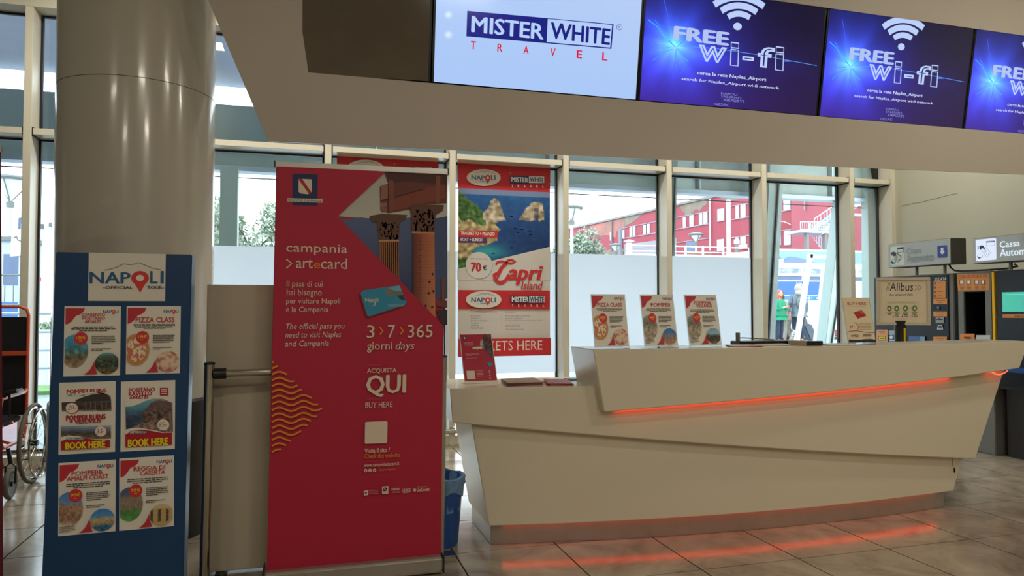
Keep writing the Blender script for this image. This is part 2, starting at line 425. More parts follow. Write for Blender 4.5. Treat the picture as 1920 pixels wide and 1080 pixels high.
# floor: real tiles where they can be told apart, the rest tiled by material
floor = struct_root('floor')
TX, TY, TP, TQ = 0.808, 3.347, 0.59, 0.593
i0, i1, j0, j1 = -6, 10, -2, 6
fx0, fx1, fy0, fy1 = TX + i0 * TP, TX + i1 * TP, TY + j0 * TQ, TY + j1 * TQ
bed = MB().box(X0F, XR, -9, YG - 0.02, -0.06, -0.012)
obj('screed', bed, mat('dark_joint', (26, 22, 19), 0.9, noise_amt=0.2), floor)
rest = MB()
for a in ((X0F, XR, -9, fy0), (X0F, fx0, fy0, YG - 0.02), (fx1, XR, fy0, YG - 0.02), (fx0, fx1, fy1, YG - 0.02)):
    rest.box(a[0], a[1], a[2], a[3], -0.012, 0.0)
obj('far_paving', rest, STONE_T, floor)
g = 0.0045
tile_src = None
for i in range(i0, i1):
    for j in range(j0, j1):
        x, y = TX + i * TP, TY + j * TQ
        if tile_src is None:
            tile_src = obj('tile', MB().box(g, TP - g, g, TQ - g, -0.012, 0.0), STONE, floor)
            tile_src.location = (x, y, 0)
        else:
            t = bpy.data.objects.new('tile', tile_src.data); COL.objects.link(t); t.parent = floor; t.location = (x, y, 0)

tag(obj('ceiling', MB().box(X0F, XR, -9, YG, CEIL, CEIL + 0.1), M['ceil']), kind='structure')
wr = struct_root('wall_right')
obj('wall_face', MB().box(XR, XR + 0.2, -9, 7.5, -0.05, CEIL), M['wall'], wr)
cr = MB(); pts = [(6.97, 2.575), (6.9, 2.585), (6.85, 2.58), (6.78, 2.59), (6.72, 2.582), (6.6, 2.59), (6.45, 2.6), (6.3, 2.612), (6.2, 2.614)]
for (a, za), (b, zb) in zip(pts, pts[1:]): cr.hexa([(XR - 0.002, a, za), (XR - 0.002, b, zb), (XR, b, zb), (XR, a, za), (XR - 0.002, a, za + 0.004), (XR - 0.002, b, zb + 0.003), (XR, b, zb + 0.003), (XR, a, za + 0.004)])
obj('crack', cr, mat('plaster_crack', (120, 112, 92), 0.9, noise_amt=0.2), wr)
tag(obj('wall_left', MB().box(X0F - 0.2, X0F, -9, 7.5, -0.05, CEIL), M['wall']), kind='structure')
tag(obj('wall_back', MB().box(X0F, XR, -9.2, -9, -0.05, CEIL), M['wall']), kind='structure')
tag(obj('trim_1', MB().box(X0F, XR, YI, YG + 0.05, ZTOP, CEIL), M['frame']), kind='structure')

ends = XM[1:] + [XEND]
MW = 0.062
for k, (xa, xb) in enumerate(zip(XM, ends)):   # one bay of glazing after another
    w = struct_root('window_%d' % (k + 1), (xa, YI, 0))
    obj('mullion', MB().box(xa, xa + MW, YI, YG - 0.012, 0, ZTOP), M['frame'], w, bevel=0.003)
    gx0 = xa + MW; gx1 = xb
    obj('transom', MB().box(gx0 + 0.012, gx1 - 0.012, YI + 0.004, YG - 0.012, ZT0, ZT1), M['frame'], w, bevel=0.002)
    obj('transom_joint', MB().box(gx0, gx0 + 0.012, YI + 0.02, YG - 0.02, ZT0 - 0.01, ZT1 + 0.01).box(gx1 - 0.012, gx1, YI + 0.02, YG - 0.02, ZT0 - 0.01, ZT1 + 0.01), M['gasket'], w)
    obj('sill_rail', MB().box(gx0, gx1, YI + 0.01, YG - 0.012, 0, 0.09), M['frame'], w, bevel=0.003)
    gk = MB(); t = 0.018
    for (z0, z1) in ((0.09, ZT0), (ZT1, ZTOP)):
        gk.box(xa + 0.01, gx0 + t, YG - 0.012, YG + 0.02, z0, z1); gk.box(gx1 - t, gx1, YG - 0.012, YG + 0.02, z0, z1)
        gk.box(gx0 + t, gx1 - t, YG - 0.012, YG + 0.02, z0, z0 + t); gk.box(gx0 + t, gx1 - t, YG - 0.012, YG + 0.02, z1 - t, z1)
    obj('gasket', gk, M['gasket'], w)
    obj('glass_pane', MB().box(xa, gx1, YG, YG + 0.01, 0.05, ZT1 - 0.005), GLASS, w)
    obj('upper_glass_pane', MB().box(xa, gx1, YG, YG + 0.01, ZT1 + 0.005, ZTOP), GLASS, w)
    if 6 <= k <= 10:
        obj('frosted_film', MB().box(gx0 + t, gx1 - t, YG - 0.004, YG - 0.002, 0.675, 1.945), FILM, w)
# jamb where the glazing meets the side wall
tag(obj('trim_2', MB().box(XEND, XR, YI - 0.01, YG + 0.05, 0, CEIL), M['frame']), kind='structure')
# low bumper rail along the glazing
br = thing('bumper_rail', 'low chrome tube rail on short brackets running along the foot of the windows', 'rail', (-1, YI - 0.12, 0))
obj('rail_tube', MB().tube([(-6, YI - 0.12, 0.155), (6.6, YI - 0.12, 0.155)], 0.022, 10), M['chrome'], br, smooth=True)
for x in XM[3:]: obj('bracket', MB().box(x + 0.015, x + 0.045, YI - 0.12, YI, 0.14, 0.17).box(x + 0.005, x + 0.055, YI - 0.006, YI, 0.12, 0.19), M['chrome'], br)

# round column
CX, CY, CR = -0.995, 4.9, 0.44
col = struct_root('trim_3', (CX, CY, 0))
obj('column_base', MB().lathe([(CR + 0.012, 0), (CR + 0.012, 0.80), (CR, 0.815)], (CX, CY, 0), 72), M['darkclad'], col, smooth=True)
obj('column_shaft', MB().lathe([(CR, 0.8), (CR, 2.66)], (CX, CY, 0), 96), M['column'], col, smooth=True)
obj('column_seam', MB().lathe([(CR - 0.004, 2.655), (CR - 0.004, 2.675)], (CX, CY, 0), 72), M['joint'], col, smooth=True)
obj('column_upper_shaft', MB().lathe([(CR, 2.664), (CR, CEIL)], (CX, CY, 0), 96), M['column'], col, smooth=True)

# hanging beam that carries the screens: its face leans forward at the top
TH = math.atan(0.16)
FB = Vector((0, 4.498, 2.795)); FU = Vector((0, -math.sin(TH), math.cos(TH))); FN = Vector((0, math.cos(TH), math.sin(TH)))
def fp(x, s_, d=0.0): return tuple(Vector((x, 0, 0)) + FB + FU * s_ + FN * d)
def sz(z): return (z - FB.z) / math.cos(TH)
bm_ = thing('bulkhead_beam', 'wide cream bulkhead beam with slanted left end hanging above the desk', 'bulkhead', (3, 4.5, 2.4))
def face_slab(mb, poly, d0=0.0, d1=0.05, mi=0):
    n = len(poly); vs = [fp(x, s_, d0) for x, s_ in poly] + [fp(x, s_, d1) for x, s_ in poly]
    mb.add(vs, [tuple(range(n))[::-1], tuple(range(n, 2 * n))] + [(i, (i + 1) % n, (i + 1) % n + n, i + n) for i in range(n)], mi)
    return mb
SB, ST, STOP = 0.0, 0.785, sz(CEIL)
bl = lambda s_: -0.216 + (-0.549 + 0.216) * (s_ - sz(2.363)) / (sz(3.136) - sz(2.363))
fr = MB()
face_slab(fr, [(-0.216, sz(2.363)), (2.25, sz(2.401)), (XR, sz(2.49)), (XR, SB), (0.013, SB - 0.012), (bl(SB), SB)])
face_slab(fr, [(bl(ST), ST), (XR, ST - 0.02), (XR, STOP), (bl(STOP), STOP)])
face_slab(fr, [(bl(SB), SB), (0.013, SB - 0.012), (-0.023, 0.22), (-0.026, ST), (bl(ST), ST)])
face_slab(fr, [(6.47, SB), (XR, SB), (XR, ST - 0.02), (6.47, ST - 0.02)])
obj('fascia', fr, M['beam'], bm_)
un = MB()
un.add([fp(-0.216, sz(2.363), 0.05), fp(XR, sz(2.49), 0.05), (XR, 5.2, 2.86), (-0.02, 5.2, 2.80), fp(-0.24, sz(2.45), 0.05), fp(XR, sz(2.56), 0.05), (XR, 5.2, 2.92), (-0.02, 5.2, 2.87)],
       [(0, 3, 2, 1), (4, 5, 6, 7), (0, 1, 5, 4), (1, 2, 6, 5), (2, 3, 7, 6), (3, 0, 4, 7)])
un.box(-0.02, XR, 5.14, 5.2, 2.84, CEIL)
obj('underside', un, M['beam'], bm_)
obj('back_plate', face_slab(MB(), [(-0.1, SB - 0.05), (XR, SB - 0.05), (XR, ST + 0.05), (-0.1, ST + 0.05)], 0.10, 0.12), M['bezel'], bm_)

def screen(label, x0, x1, material='bezel'):
    t = thing('wall_screen', label, 'screen', fp((x0 + x1) / 2, 0, 0.05), 'row of screens in the beam')
    obj('bezel', face_slab(MB(), [(x0 - 0.014, SB), (x1 + 0.014, SB), (x1 + 0.014, ST), (x0 - 0.014, ST)], 0.012, 0.06), M['bezel'], t)
    return t
t = screen('switched-off dark glossy screen at the left end of the beam', -0.05, 0.745)
obj('display', face_slab(MB(), [(-0.062, SB - 0.02), (0.745, SB), (0.745, ST), (-0.062, ST)], 0.0095, 0.0115), M['darkscreen'], t)

t = screen('bright white screen with a blue and white boxed travel logo', 0.782, 2.19)
S = Sheet(1.408, 0.785, step=0.0002)
def lum(u, v):
    g = 8 * (1 - v) * u; return clampc((176 - 6 * v + g, 203 - 3 * v + g * 0.4, 247))
S.raster(0, 0, 1, 1, 8, 5, lum)
# the frame in which the logo was read off: 2.909 units per step, corners of the lit area
WQ = [(759, -262), (1882, -106), (1841, 542), (738, 444)]
S.setquad(WQ)
for cy in (79, 187): S.disc(818, cy, 26, 26, lambda u, v: mix((225, 246, 255), (176, 203, 247), min(1, math.hypot(u - .5, v - .5) * 2)), nr=6, na=24)
S.poly([(921, 57), (1721, 130), (1709, 265), (916, 196)], (26, 30, 128))
S.poly([(1361, 101), (1713, 134), (1702, 258), (1355, 228)], (178, 205, 248))
S.text('MISTER', 945, 84, 1338, 215, (180, 208, 250), 0.03)
S.text('WHITE', 1378, 120, 1700, 244, (26, 30, 128), 0.03)
for ch, x, y in (('T', 941, 222), ('R', 1086, 236), ('A', 1229, 248), ('V', 1375, 261), ('E', 1520, 272), ('L', 1659, 284)):
    S.text(ch, x, y, x + 27, y + 46, (214, 20, 60), 0.02)
S.arc(1752, 147, 15, 0, 360, 0.003, (60, 70, 150)); S.text('R', 1746, 140, 1758, 154, (60, 70, 150))
S.build('display', SCREEN, t, fp(0.782, 0, 0.0105), (1, 0, 0), FU)

def wifi_bg(u, v):
    x, y = u * 1.75, v; cx, cy = 0.16 * 1.75, 0.50; d = math.hypot(x - cx, y - cy); a = math.atan2(y - cy, x - cx)
    base = mix(mix((16, 14, 44), (52, 22, 98), v * 1.1), (20, 14, 40), u * 0.55)
    streak = 0.5 + 0.5 * noise.noise(Vector((math.cos(a) * 2.2 + 3, math.sin(a) * 2.2, d * 0.5)))
    fil = abs(noise.noise(Vector((x * 3, y * 3, 2)))) ** 0.5
    gl = math.exp(-(d / 0.42) ** 1.3) * (0.45 + 0.9 * streak)
    gl += 0.55 * math.exp(-abs(y - 0.55 - 0.02 * x) / 0.16) * math.exp(-x / 0.9) * (1.2 - fil)
    c = tuple(base[i] + (44, 74, 250)[i] * gl for i in range(3))
    cy_ = math.exp(-(d / 0.13) ** 1.2) * (0.6 + streak * 0.6); c = tuple(c[i] + (60, 190, 120)[i] * cy_ for i in range(3))
    return clampc(c)
WFQ = [(70, 38), (1122, 203), (1027, 915), (-4, 820)]
def wifi_screen(label, x0, x1):
    t = screen(label, x0, x1)
    S = Sheet(x1 - x0, 0.785, step=0.00015)
    S.raster(0, 0, 1, 1, 90, 56, wifi_bg)
    S.setquad(WFQ)
    for pts, w, c in (([(160, 130), (178, 230), (198, 330)], .004, (70, 110, 255)), ([(65, 290), (120, 340), (170, 420), (225, 475)], .006, (60, 190, 250)), ([(105, 290), (150, 370), (215, 468)], .004, (60, 150, 255)),
                      ([(225, 475), (150, 510), (85, 560)], .005, (60, 170, 250)), ([(225, 475), (260, 530), (295, 570)], .005, (50, 190, 250)), ([(225, 475), (110, 480), (60, 520)], .003, (60, 140, 255)),
                      ([(230, 470), (310, 400), (345, 340)], .003, (60, 110, 240)), ([(250, 465), (450, 480), (700, 520), (1050, 592)], .004, (90, 150, 255)), ([(225, 480), (215, 560), (250, 640)], .002, (70, 90, 240)), ([(225, 490), (205, 620), (130, 740)], .002, (60, 80, 230)),
                      ([(300, 560), (270, 610), (240, 650)], .003, (60, 130, 250)), ([(75, 300), (60, 400), (120, 470)], .002, (60, 100, 250))):
        S.line(pts, w, c)
    S.ell(212, 478, 22, 9, (150, 210, 255)); S.ell(880, 563, 34, 4, (90, 140, 255))
    W = (186, 206, 250)
    S.ell(595, 336, 25, 25, W)
    for r, wd in ((92, .040), (150, .044), (210, .046)):
        S.arc(603, 338, r, 228, 317, wd, W, ry=r * 0.93)
    S.text('FREE', 217, 335, 538, 462, (176, 196, 240), 0.055)
    for ch, b in (('w', (360, 455, 516, 582)), ('-', (616, 530, 680, 564)), ('f', (713, 465, 792, 612))):
        S.text(ch, *b, W, 0.05, outline=0.028)
    for xx, yy in ((541, 441), (805, 470)):
        for a, b in ((0, 34), (46, 150)):
            q = [(xx + 12 - a * .08, yy + a), (xx + 56 - a * .08, yy + a + 6), (xx + 56 - b * .08, yy + b + 6), (xx + 12 - b * .08, yy + b), (xx + 12 - a * .08, yy + a), (xx + 40 - a * .08, yy + a + 4)]
            S.line(q, .0085, W)
    S.text('cerca la rete Naples_Airport', 345, 629, 746, 702, (208, 220, 252), 0.018)
    S.text('search for Naples_Airport wi-fi network', 249, 670, 820, 754, (208, 220, 252), 0.012)
    for tx, b in (('NAPOLI', (479, 767, 572, 792)), ('SALERNO', (478, 787, 595, 813)), ('AIRPORTS', (490, 808, 612, 838)), ('GESAC', (437, 836, 524, 860))):
        S.text(tx, *b, (136, 140, 210))
    S.build('display', SCREEN, t, fp(x0, 0, 0.0105), (1, 0, 0), FU)
    return t
wifi_screen('blue free wi-fi screen directly right of the white screen', 2.222, 3.664)
wifi_screen('middle one of the three blue free wi-fi screens', 3.704, 5.052)
wifi_screen('blue free wi-fi screen cut off by the right edge of the photo', 5.088, 6.44)

# ================================================================== RECEPTION DESK
def Yp(x): return 3.85 + 0.05 * (x - 2.95) ** 2
desk = thing('reception_desk', 'long white angular reception desk of stacked slanted tiers with red lighting', 'desk', (2.7, 4.1, 0))
def tier(name, tl, tr, br, bl_, off, depth, m, n=26, roundl=0.0, back_off=None):
    """front face between top edge tl-tr and bottom edge bl-br (x, z), following the desk's curve"""
    mb = MB(); vs = []
    for i in range(n + 1):
        s_ = i / n
        xt = tl[0] + (tr[0] - tl[0]) * s_; zt = tl[1] + (tr[1] - tl[1]) * s_
        xb = bl_[0] + (br[0] - bl_[0]) * s_; zb = bl_[1] + (br[1] - bl_[1]) * s_
        vs += [(xb, Yp(xb) - off, zb), (xt, Yp(xt) - off, zt), (xt, Yp(xt) - off + depth, zt), (xb, Yp(xb) - off + depth, zb)]
    fs = []
    for i in range(n):
        a, b = 4 * i, 4 * i + 4
        fs += [(a, b, b + 1, a + 1), (a + 1, b + 1, b + 2, a + 2), (a + 2, b + 2, b + 3, a + 3), (a + 3, b + 3, b, a)]
    fs += [(0, 1, 2, 3), (4 * n + 3, 4 * n + 2, 4 * n + 1, 4 * n)]
    mb.add(vs, fs); return obj(name, mb, m, desk, bevel=0.004)
tier('plinth', (1.037, 0.118), (4.205, 0.118), (4.189, 0.0), (1.037, 0.0), 0.0, 0.49, M['alu'])
tier('lower_tier', (0.915, 0.72), (4.34, 0.36), (4.237, 0.118), (1.018, 0.118), 0.04, 0.52, M['desk'])
tier('middle_tier', (0.79, 0.902), (4.74, 0.93), (4.40, 0.330), (0.805, 0.712), 0.09, 0.56, M['desk'])
tier('upper_tier', (1.569, 1.121), (4.93, 1.121), (4.806, 0.937), (1.632, 0.769), 0.16, 0.36, M['desk'])
def led(name, a, b, off, w, n=24, zoff=-0.004):
    mb = MB(); vs = []
    for i in range(n + 1):
        s_ = i / n; x = a[0] + (b[0] - a[0]) * s_; z = a[1] + (b[1] - a[1]) * s_ + zoff
        y = Yp(x) - off; vs += [(x, y, z), (x, y, z + 0.004), (x, y + w, z + 0.004), (x, y + w, z)]
    fs = []
    for i in range(n):
        p, q = 4 * i, 4 * i + 4
        fs += [(p, q, q + 1, p + 1), (p + 1, q + 1, q + 2, p + 2), (p + 2, q + 2, q + 3, p + 3), (p + 3, q + 3, q, p)]
    fs += [(0, 1, 2, 3), (4 * n + 3, 4 * n + 2, 4 * n + 1, 4 * n)]
    mb.add(vs, fs); o = obj(name, mb, M['led'], desk); o['label'] = 'glowing red light strip'; return o
led('light_strip', (1.72, 0.775), (4.15, 0.899), 0.112, 0.012)
led('light_strip', (1.10, 0.118), (4.10, 0.118), 0.022, 0.014)
# loose end of the upper strip
pts = [(4.53 + 0.02 * i, Yp(4.53 + 0.02 * i) - 0.13, 0.918 - 0.022 * math.sin(math.pi * i / 9)) for i in range(10)]
o = obj('loose_strip_end', MB().tube(pts, 0.0035, 6), M['led'], desk); o['label'] = 'sagging end of the red light strip'
# thin wire with a blob hanging below the middle tier at the right
obj('hanging_wire', MB().tube([(4.20, Yp(4.2) - .062, 0.35), (4.205, Yp(4.2) - .062, 0.30), (4.215, Yp(4.2) - .06, 0.275)], 0.0015, 5).ball((4.222, Yp(4.22) - .062, 0.262), (0.006, 0.005, 0.018), 8), M['black'], desk, smooth=True)

# ================================================================== PRINTS SHARED BY MANY SHEETS
NB, NR = (34, 92, 140), (214, 52, 48)
def napoli_logo(S, x0, y0, x1, y1, full=False, hill=(150, 130, 122)):
    """NAPOLI with a map pin for the O, hill line above"""
    w, h = x1 - x0, y1 - y0; X = lambda f: x0 + w * f; Y = lambda f: y0 + h * f
    if full:
        pts = [(.20, -.12), (.26, -.17), (.36, -.34), (.46, -.62), (.53, -.56), (.60, -.58), (.66, -.72), (.74, -.52), (.84, -.26), (.96, -.10)]
        S.line([(X(a), Y(b)) for a, b in pts], 0.0045 if S.W > 0.2 else 0.0012, hill)
    S.text('NAP', X(0), Y(0), X(.552), Y(1), NB, 0.03)
    S.text('L', X(.815), Y(0), X(.915), Y(1), NB, 0.03); S.text('I', X(.955), Y(0), X(.995), Y(1), NB, 0.03)
    cx, cy = X(.68), Y(.55); rx = w * .118; ry = rx * (h / w) * 4.9
    S.poly([(cx - rx, cy), (cx + rx, cy), (cx, cy + ry * 2.05)], NR); S.ell(cx, cy, rx, ry, NR, 28); S.ell(cx, cy, rx * .45, ry * .45, (236, 226, 214), 22)
    if full:
        S.text('-OFFICIAL', X(.18), Y(1.18), X(.585), Y(1.44), (60, 62, 72), 0.03); S.text('TOUR-', X(.775), Y(1.2), X(1.0), Y(1.46), (60, 62, 72), 0.03)
def mw_logo(S, x0, y0, x1, y1, ink=(240, 232, 220), travel=True, tcol=None):
    w, h = x1 - x0, y1 - y0; X = lambda f: x0 + w * f; Y = lambda f: y0 + h * f
    S.rect(x0, y0, x1, y1, (30, 58, 112)); S.rect(X(.54), Y(.06), X(.985), Y(.94), (232, 226, 216))
    S.text('MISTER', X(.03), Y(.14), X(.52), Y(.88), ink, 0.04); S.text('WHITE', X(.56), Y(.14), X(.97), Y(.88), (30, 58, 112), 0.04)
    if travel:
        for i, ch in enumerate('TRAVEL'): S.text(ch, X(.03 + .18 * i), Y(1.2), X(.075 + .18 * i), Y(1.55), tcol or ink, 0.03)
CREAMP = (232, 226, 214); FRED = (196, 46, 62); INKP = (70, 66, 70)
def flyer_a(S, titles, price, left, right, tseed=1, foot=False):
    """tour flyer: red wave, small logo, red title, two round pictures, round price tag"""
    S.full(CREAMP)
    S.poly([(.02, .03), (.36, .03), (.33, .085), (.27, .12), (.21, .135), (.17, .17), (.14, .21), (.08, .25), (.02, .265)], FRED)
    napoli_logo(S, .68, .055, .96, .10)
    n = len(titles)
    for i, (tx, a, b) in enumerate(titles):
        hh = .075 if n == 1 else (.062 if n == 2 else .045); y = .165 if n == 1 else (.125 if n == 2 else .10)
        S.text(tx, a, y + i * (hh + .004), b, y + i * (hh + .004) + hh, FRED, 0.02)
    yb = .165 + (.075 if n == 1 else .10)
    S.bars(.12, yb + .02, .92, yb + .10, 4 if n == 1 else 3, INKP, tseed)
    S.disc(.19, .64, .24, .235, left, clip=(.02, 0, 1, 1))
    S.ell(.30, .46, .12, .092, (206, 52, 56)); S.text(price, .215, .425, .385, .47, (246, 196, 60), 0.03); S.bars(.24, .485, .36, .505, 1, (246, 196, 60), 3)
    S.bars(.49, .42, .92, .545, 5, INKP, tseed + 4, center=False); S.bars(.49, .60, .86, .645, 2, INKP, tseed + 9, center=False)
    S.poly([(.36, .975), (.42, .95), (.48, .90), (.52, .84), (.545, .79), (.56, .88), (.60, .975)], FRED)
    S.disc(.775, .82, .215, .155, right, clip=(0, 0, .975, .975))
    if foot: S.bars(.03, .865, .32, .955, 4, (130, 120, 112), tseed + 6, center=False)
pizza = lambda u, v: (lambda d, n: mix((196, 140, 84), (212, 120, 84) if n < 0.02 else (236, 222, 196), 1 if d < .38 else 0) if d < .46 else (206, 150, 92))(math.hypot(u - .5, v - .5), nz(u, v, 9, 4))
dough = lambda u, v: mix((232, 204, 178), (176, 96, 84), max(0, nz(u, v, 6, 8)) * 1.6 + (0.25 if v > .75 else 0))
coast = picture([(0, (90, 170, 206)), (.25, (70, 150, 196)), (.45, (74, 140, 150)), (.7, (120, 110, 90)), (1, (190, 160, 130))], 70, 7, 2)
road = picture([(0, (120, 180, 210)), (.22, (80, 100, 80)), (.6, (52, 66, 52)), (1, (120, 100, 66))], 80, 12, 5)
ruins = picture([(0, (70, 130, 200)), (.3, (110, 150, 200)), (.42, (176, 136, 108)), (.8, (150, 116, 92)), (1, (216, 196, 176))], 70, 11, 6)
sea = picture([(0, (60, 130, 206)), (.35, (90, 150, 206)), (.45, (196, 176, 130)), (.68, (170, 150, 110)), (.8, (40, 110, 150)), (1, (36, 100, 140))], 60, 10, 7)
palace = picture([(0, (70, 90, 130)), (.2, (90, 100, 130)), (.3, (150, 132, 116)), (.62, (140, 124, 108)), (.7, (80, 140, 70)), (1, (96, 160, 84))], 40, 12, 8)
arches = lambda u, v: (216, 190, 140) if v < .2 else ((84, 70, 56) if (math.sin(u * 19) > .35 and .25 < v < .8) else (196, 168, 112))
colonn = picture([(0, (150, 170, 180)), (.3, (130, 124, 112)), (.55, (180, 166, 146)), (1, (150, 134, 116))], 80, 8, 9)
temple_s = lambda u, v: (60, 130, 190) if (v < .3 + .25 * abs(u - .5) or abs(math.sin(u * 14)) > .8 and v < .75) else mix((206, 150, 100), (150, 96, 66), nz(u, v, 12, 3) + .4)
crater = picture([(0, (120, 180, 215)), (.35, (150, 186, 206)), (.5, (84, 82, 70)), (.75, (72, 62, 52)), (1, (150, 130, 106))], 50, 9, 11)

def poster_b(S, quad, layout):
    S.full(CREAMP); S.setquad(quad); layout(S)

# ================================================================== BLUE DISPLAY STAND
BX0, BX1, BYF = -1.085, -0.520, 3.70
st = thing('display_stand', 'dark blue upright display board covered with six tour posters by the column', 'display stand', ((BX0 + BX1) / 2, BYF + 0.1, 0))
obj('board', MB().hexa([(-1.118, BYF, 0), (-0.534, BYF, 0), (-0.534, BYF + .12, 0), (-1.118, BYF + .12, 0), (-1.082, BYF, 1.607), (-0.513, BYF, 1.607), (-0.513, BYF + .12, 1.607), (-1.082, BYF + .12, 1.607)]), M['blue'], st, bevel=0.004)
# posters: name, label, corner positions on the board (x0, z0, x1, z1), tilt
def on_board(x0, z0, w, h, rot, label, name='poster'):
    t = thing(name, label, 'poster', (x0 + w / 2, BYF, z0), 'posters on the blue board' if name == 'poster' else None)
    c, s_ = math.cos(rot), math.sin(rot); o = Vector((x0, BYF - 0.0006, z0)); ux = Vector((c, 0, s_)); uy = Vector((-s_, 0, c))
    mb = MB(); q = [o, o + ux * w, o + ux * w + uy * h, o + uy * h]
    mb.hexa([tuple(q[0]), tuple(q[1]), tuple(q[1] + Vector((0, -.0012, 0))), tuple(q[0] + Vector((0, -.0012, 0))), tuple(q[3]), tuple(q[2]), tuple(q[2] + Vector((0, -.0012, 0))), tuple(q[3] + Vector((0, -.0012, 0)))])
    obj('sheet', mb, M['paper'], t)
    return t, o + Vector((0, -.0012, 0)), ux, uy
def hdr(S):
    S.full((226, 220, 208)); S.setquad([(385, 46), (903, 62), (895, 378), (374, 373)])
    napoli_logo(S, 388, 176, 890, 258, True, (150, 136, 126))
t, o, ux, uy = on_board(-0.949, 1.386, 0.322, 0.221, 0.0, 'white header sheet with NAPOLI logo and red map pin atop the blue board', 'header_sheet')
S = Sheet(0.322, 0.221); hdr(S); S.build('print', PRINT, t, o, ux, uy)
FL = [
    (-1.043, 1.044, .230, .318, .0, 'laminated Sorrento Positano Amalfi tour poster, top left on the blue board',
     lambda S: flyer_a(S, [('SORRENTO', .30, .72), ('POSITANO', .32, .72), ('AMALFI', .36, .64)], '100€', coast, road, 1)),
    (-0.789, 1.047, .230, .316, .0, 'laminated pizza class poster, top right on the blue board',
     lambda S: flyer_a(S, [('PIZZA CLASS', .17, .89)], '18€', pizza, dough, 2)),
    (-1.057, 0.693, .229, .323, .006, 'Pompeii ruins poster with two prices and yellow BOOK HERE on the blue board', 0),
    (-0.806, 0.693, .229, .321, .006, 'Positano Ravello Amalfi poster with yellow BOOK HERE on the blue board', 1),
    (-1.052, 0.330, .231, .326, .012, 'Pompeii and Amalfi Coast poster, bottom left on the blue board',
     lambda S: flyer_a(S, [('POMPEII&', .23, .78), ('AMALFI COAST', .15, .88)], '90€', ruins, sea, 5, True)),
    (-0.806, 0.333, .230, .329, .012, 'Reggia di Caserta poster, bottom right on the blue board',
     lambda S: flyer_a(S, [('REGGIA DI', .26, .84), ('CASERTA', .38, .84)], '90€', palace, arches, 7)),
]
BRED = (176, 24, 44)
def ruins_poster(S):
    S.full(CREAMP); S.setquad([(100, 118), (812, 103), (778, 998), (55, 1030)])
    S.text('POMPEII RUINS', 190, 205, 690, 245, BRED, 0.05); S.text('DAILY TOUR', 190, 262, 420, 284, (60, 140, 160), 0.03)
    S.raster(122, 330, 748, 480, 30, 14, picture([(0, (96, 120, 140)), (.3, (74, 64, 60)), (.8, (60, 50, 46)), (1, (170, 150, 130))], 60, 10, 3))
    for x in (420, 480, 540, 620, 680): S.rect(x, 330, x + 14, 450, (120, 104, 92))
    S.poly([(118, 318), (300, 322), (300, 356), (118, 362)], CREAMP); S.poly([(298, 290), (400, 268), (520, 250), (660, 250), (752, 290), (752, 262), (520, 232), (298, 262)], CREAMP)
    S.poly([(310, 332), (420, 290), (520, 264), (620, 258), (700, 272), (746, 306), (746, 345), (310, 350)], (62, 54, 50))
    S.ell(256, 438, 82, 68, (190, 40, 50)); S.ell(252, 434, 76, 64, CREAMP); S.text('20', 200, 400, 276, 456, (170, 60, 60), 0.0, 0.15); S.text('€', 284, 426, 304, 446, (90, 80, 80))
    S.text('POMPEII RUINS', 176, 528, 676, 576, BRED, 0.05); S.text('+ VESUVIUS', 218, 582, 618, 622, BRED, 0.05)
    S.raster(106, 660, 736, 820, 30, 14, picture([(0, (150, 180, 190)), (.3, (110, 120, 150)), (.55, (74, 70, 66)), (1, (120, 104, 84))], 60, 12, 6))
    S.ell(615, 735, 76, 68, (190, 40, 50)); S.ell(610, 732, 70, 64, CREAMP); S.text('35', 556, 702, 634, 756, (170, 60, 60), 0, 0.15); S.text('€', 642, 726, 660, 744, (90, 80, 80))
    S.poly([(100, 800), (200, 778), (330, 790), (480, 822), (600, 836), (724, 828), (722, 940), (98, 968)], CREAMP)
    S.poly([(104, 850), (180, 822), (290, 805), (400, 808), (520, 832), (640, 846), (724, 838), (722, 936), (98, 966)], BRED)
    mw_logo(S, 172, 802, 392, 836, travel=False); S.text('BOOK HERE', 160, 868, 664, 932, (240, 220, 30), 0.06)
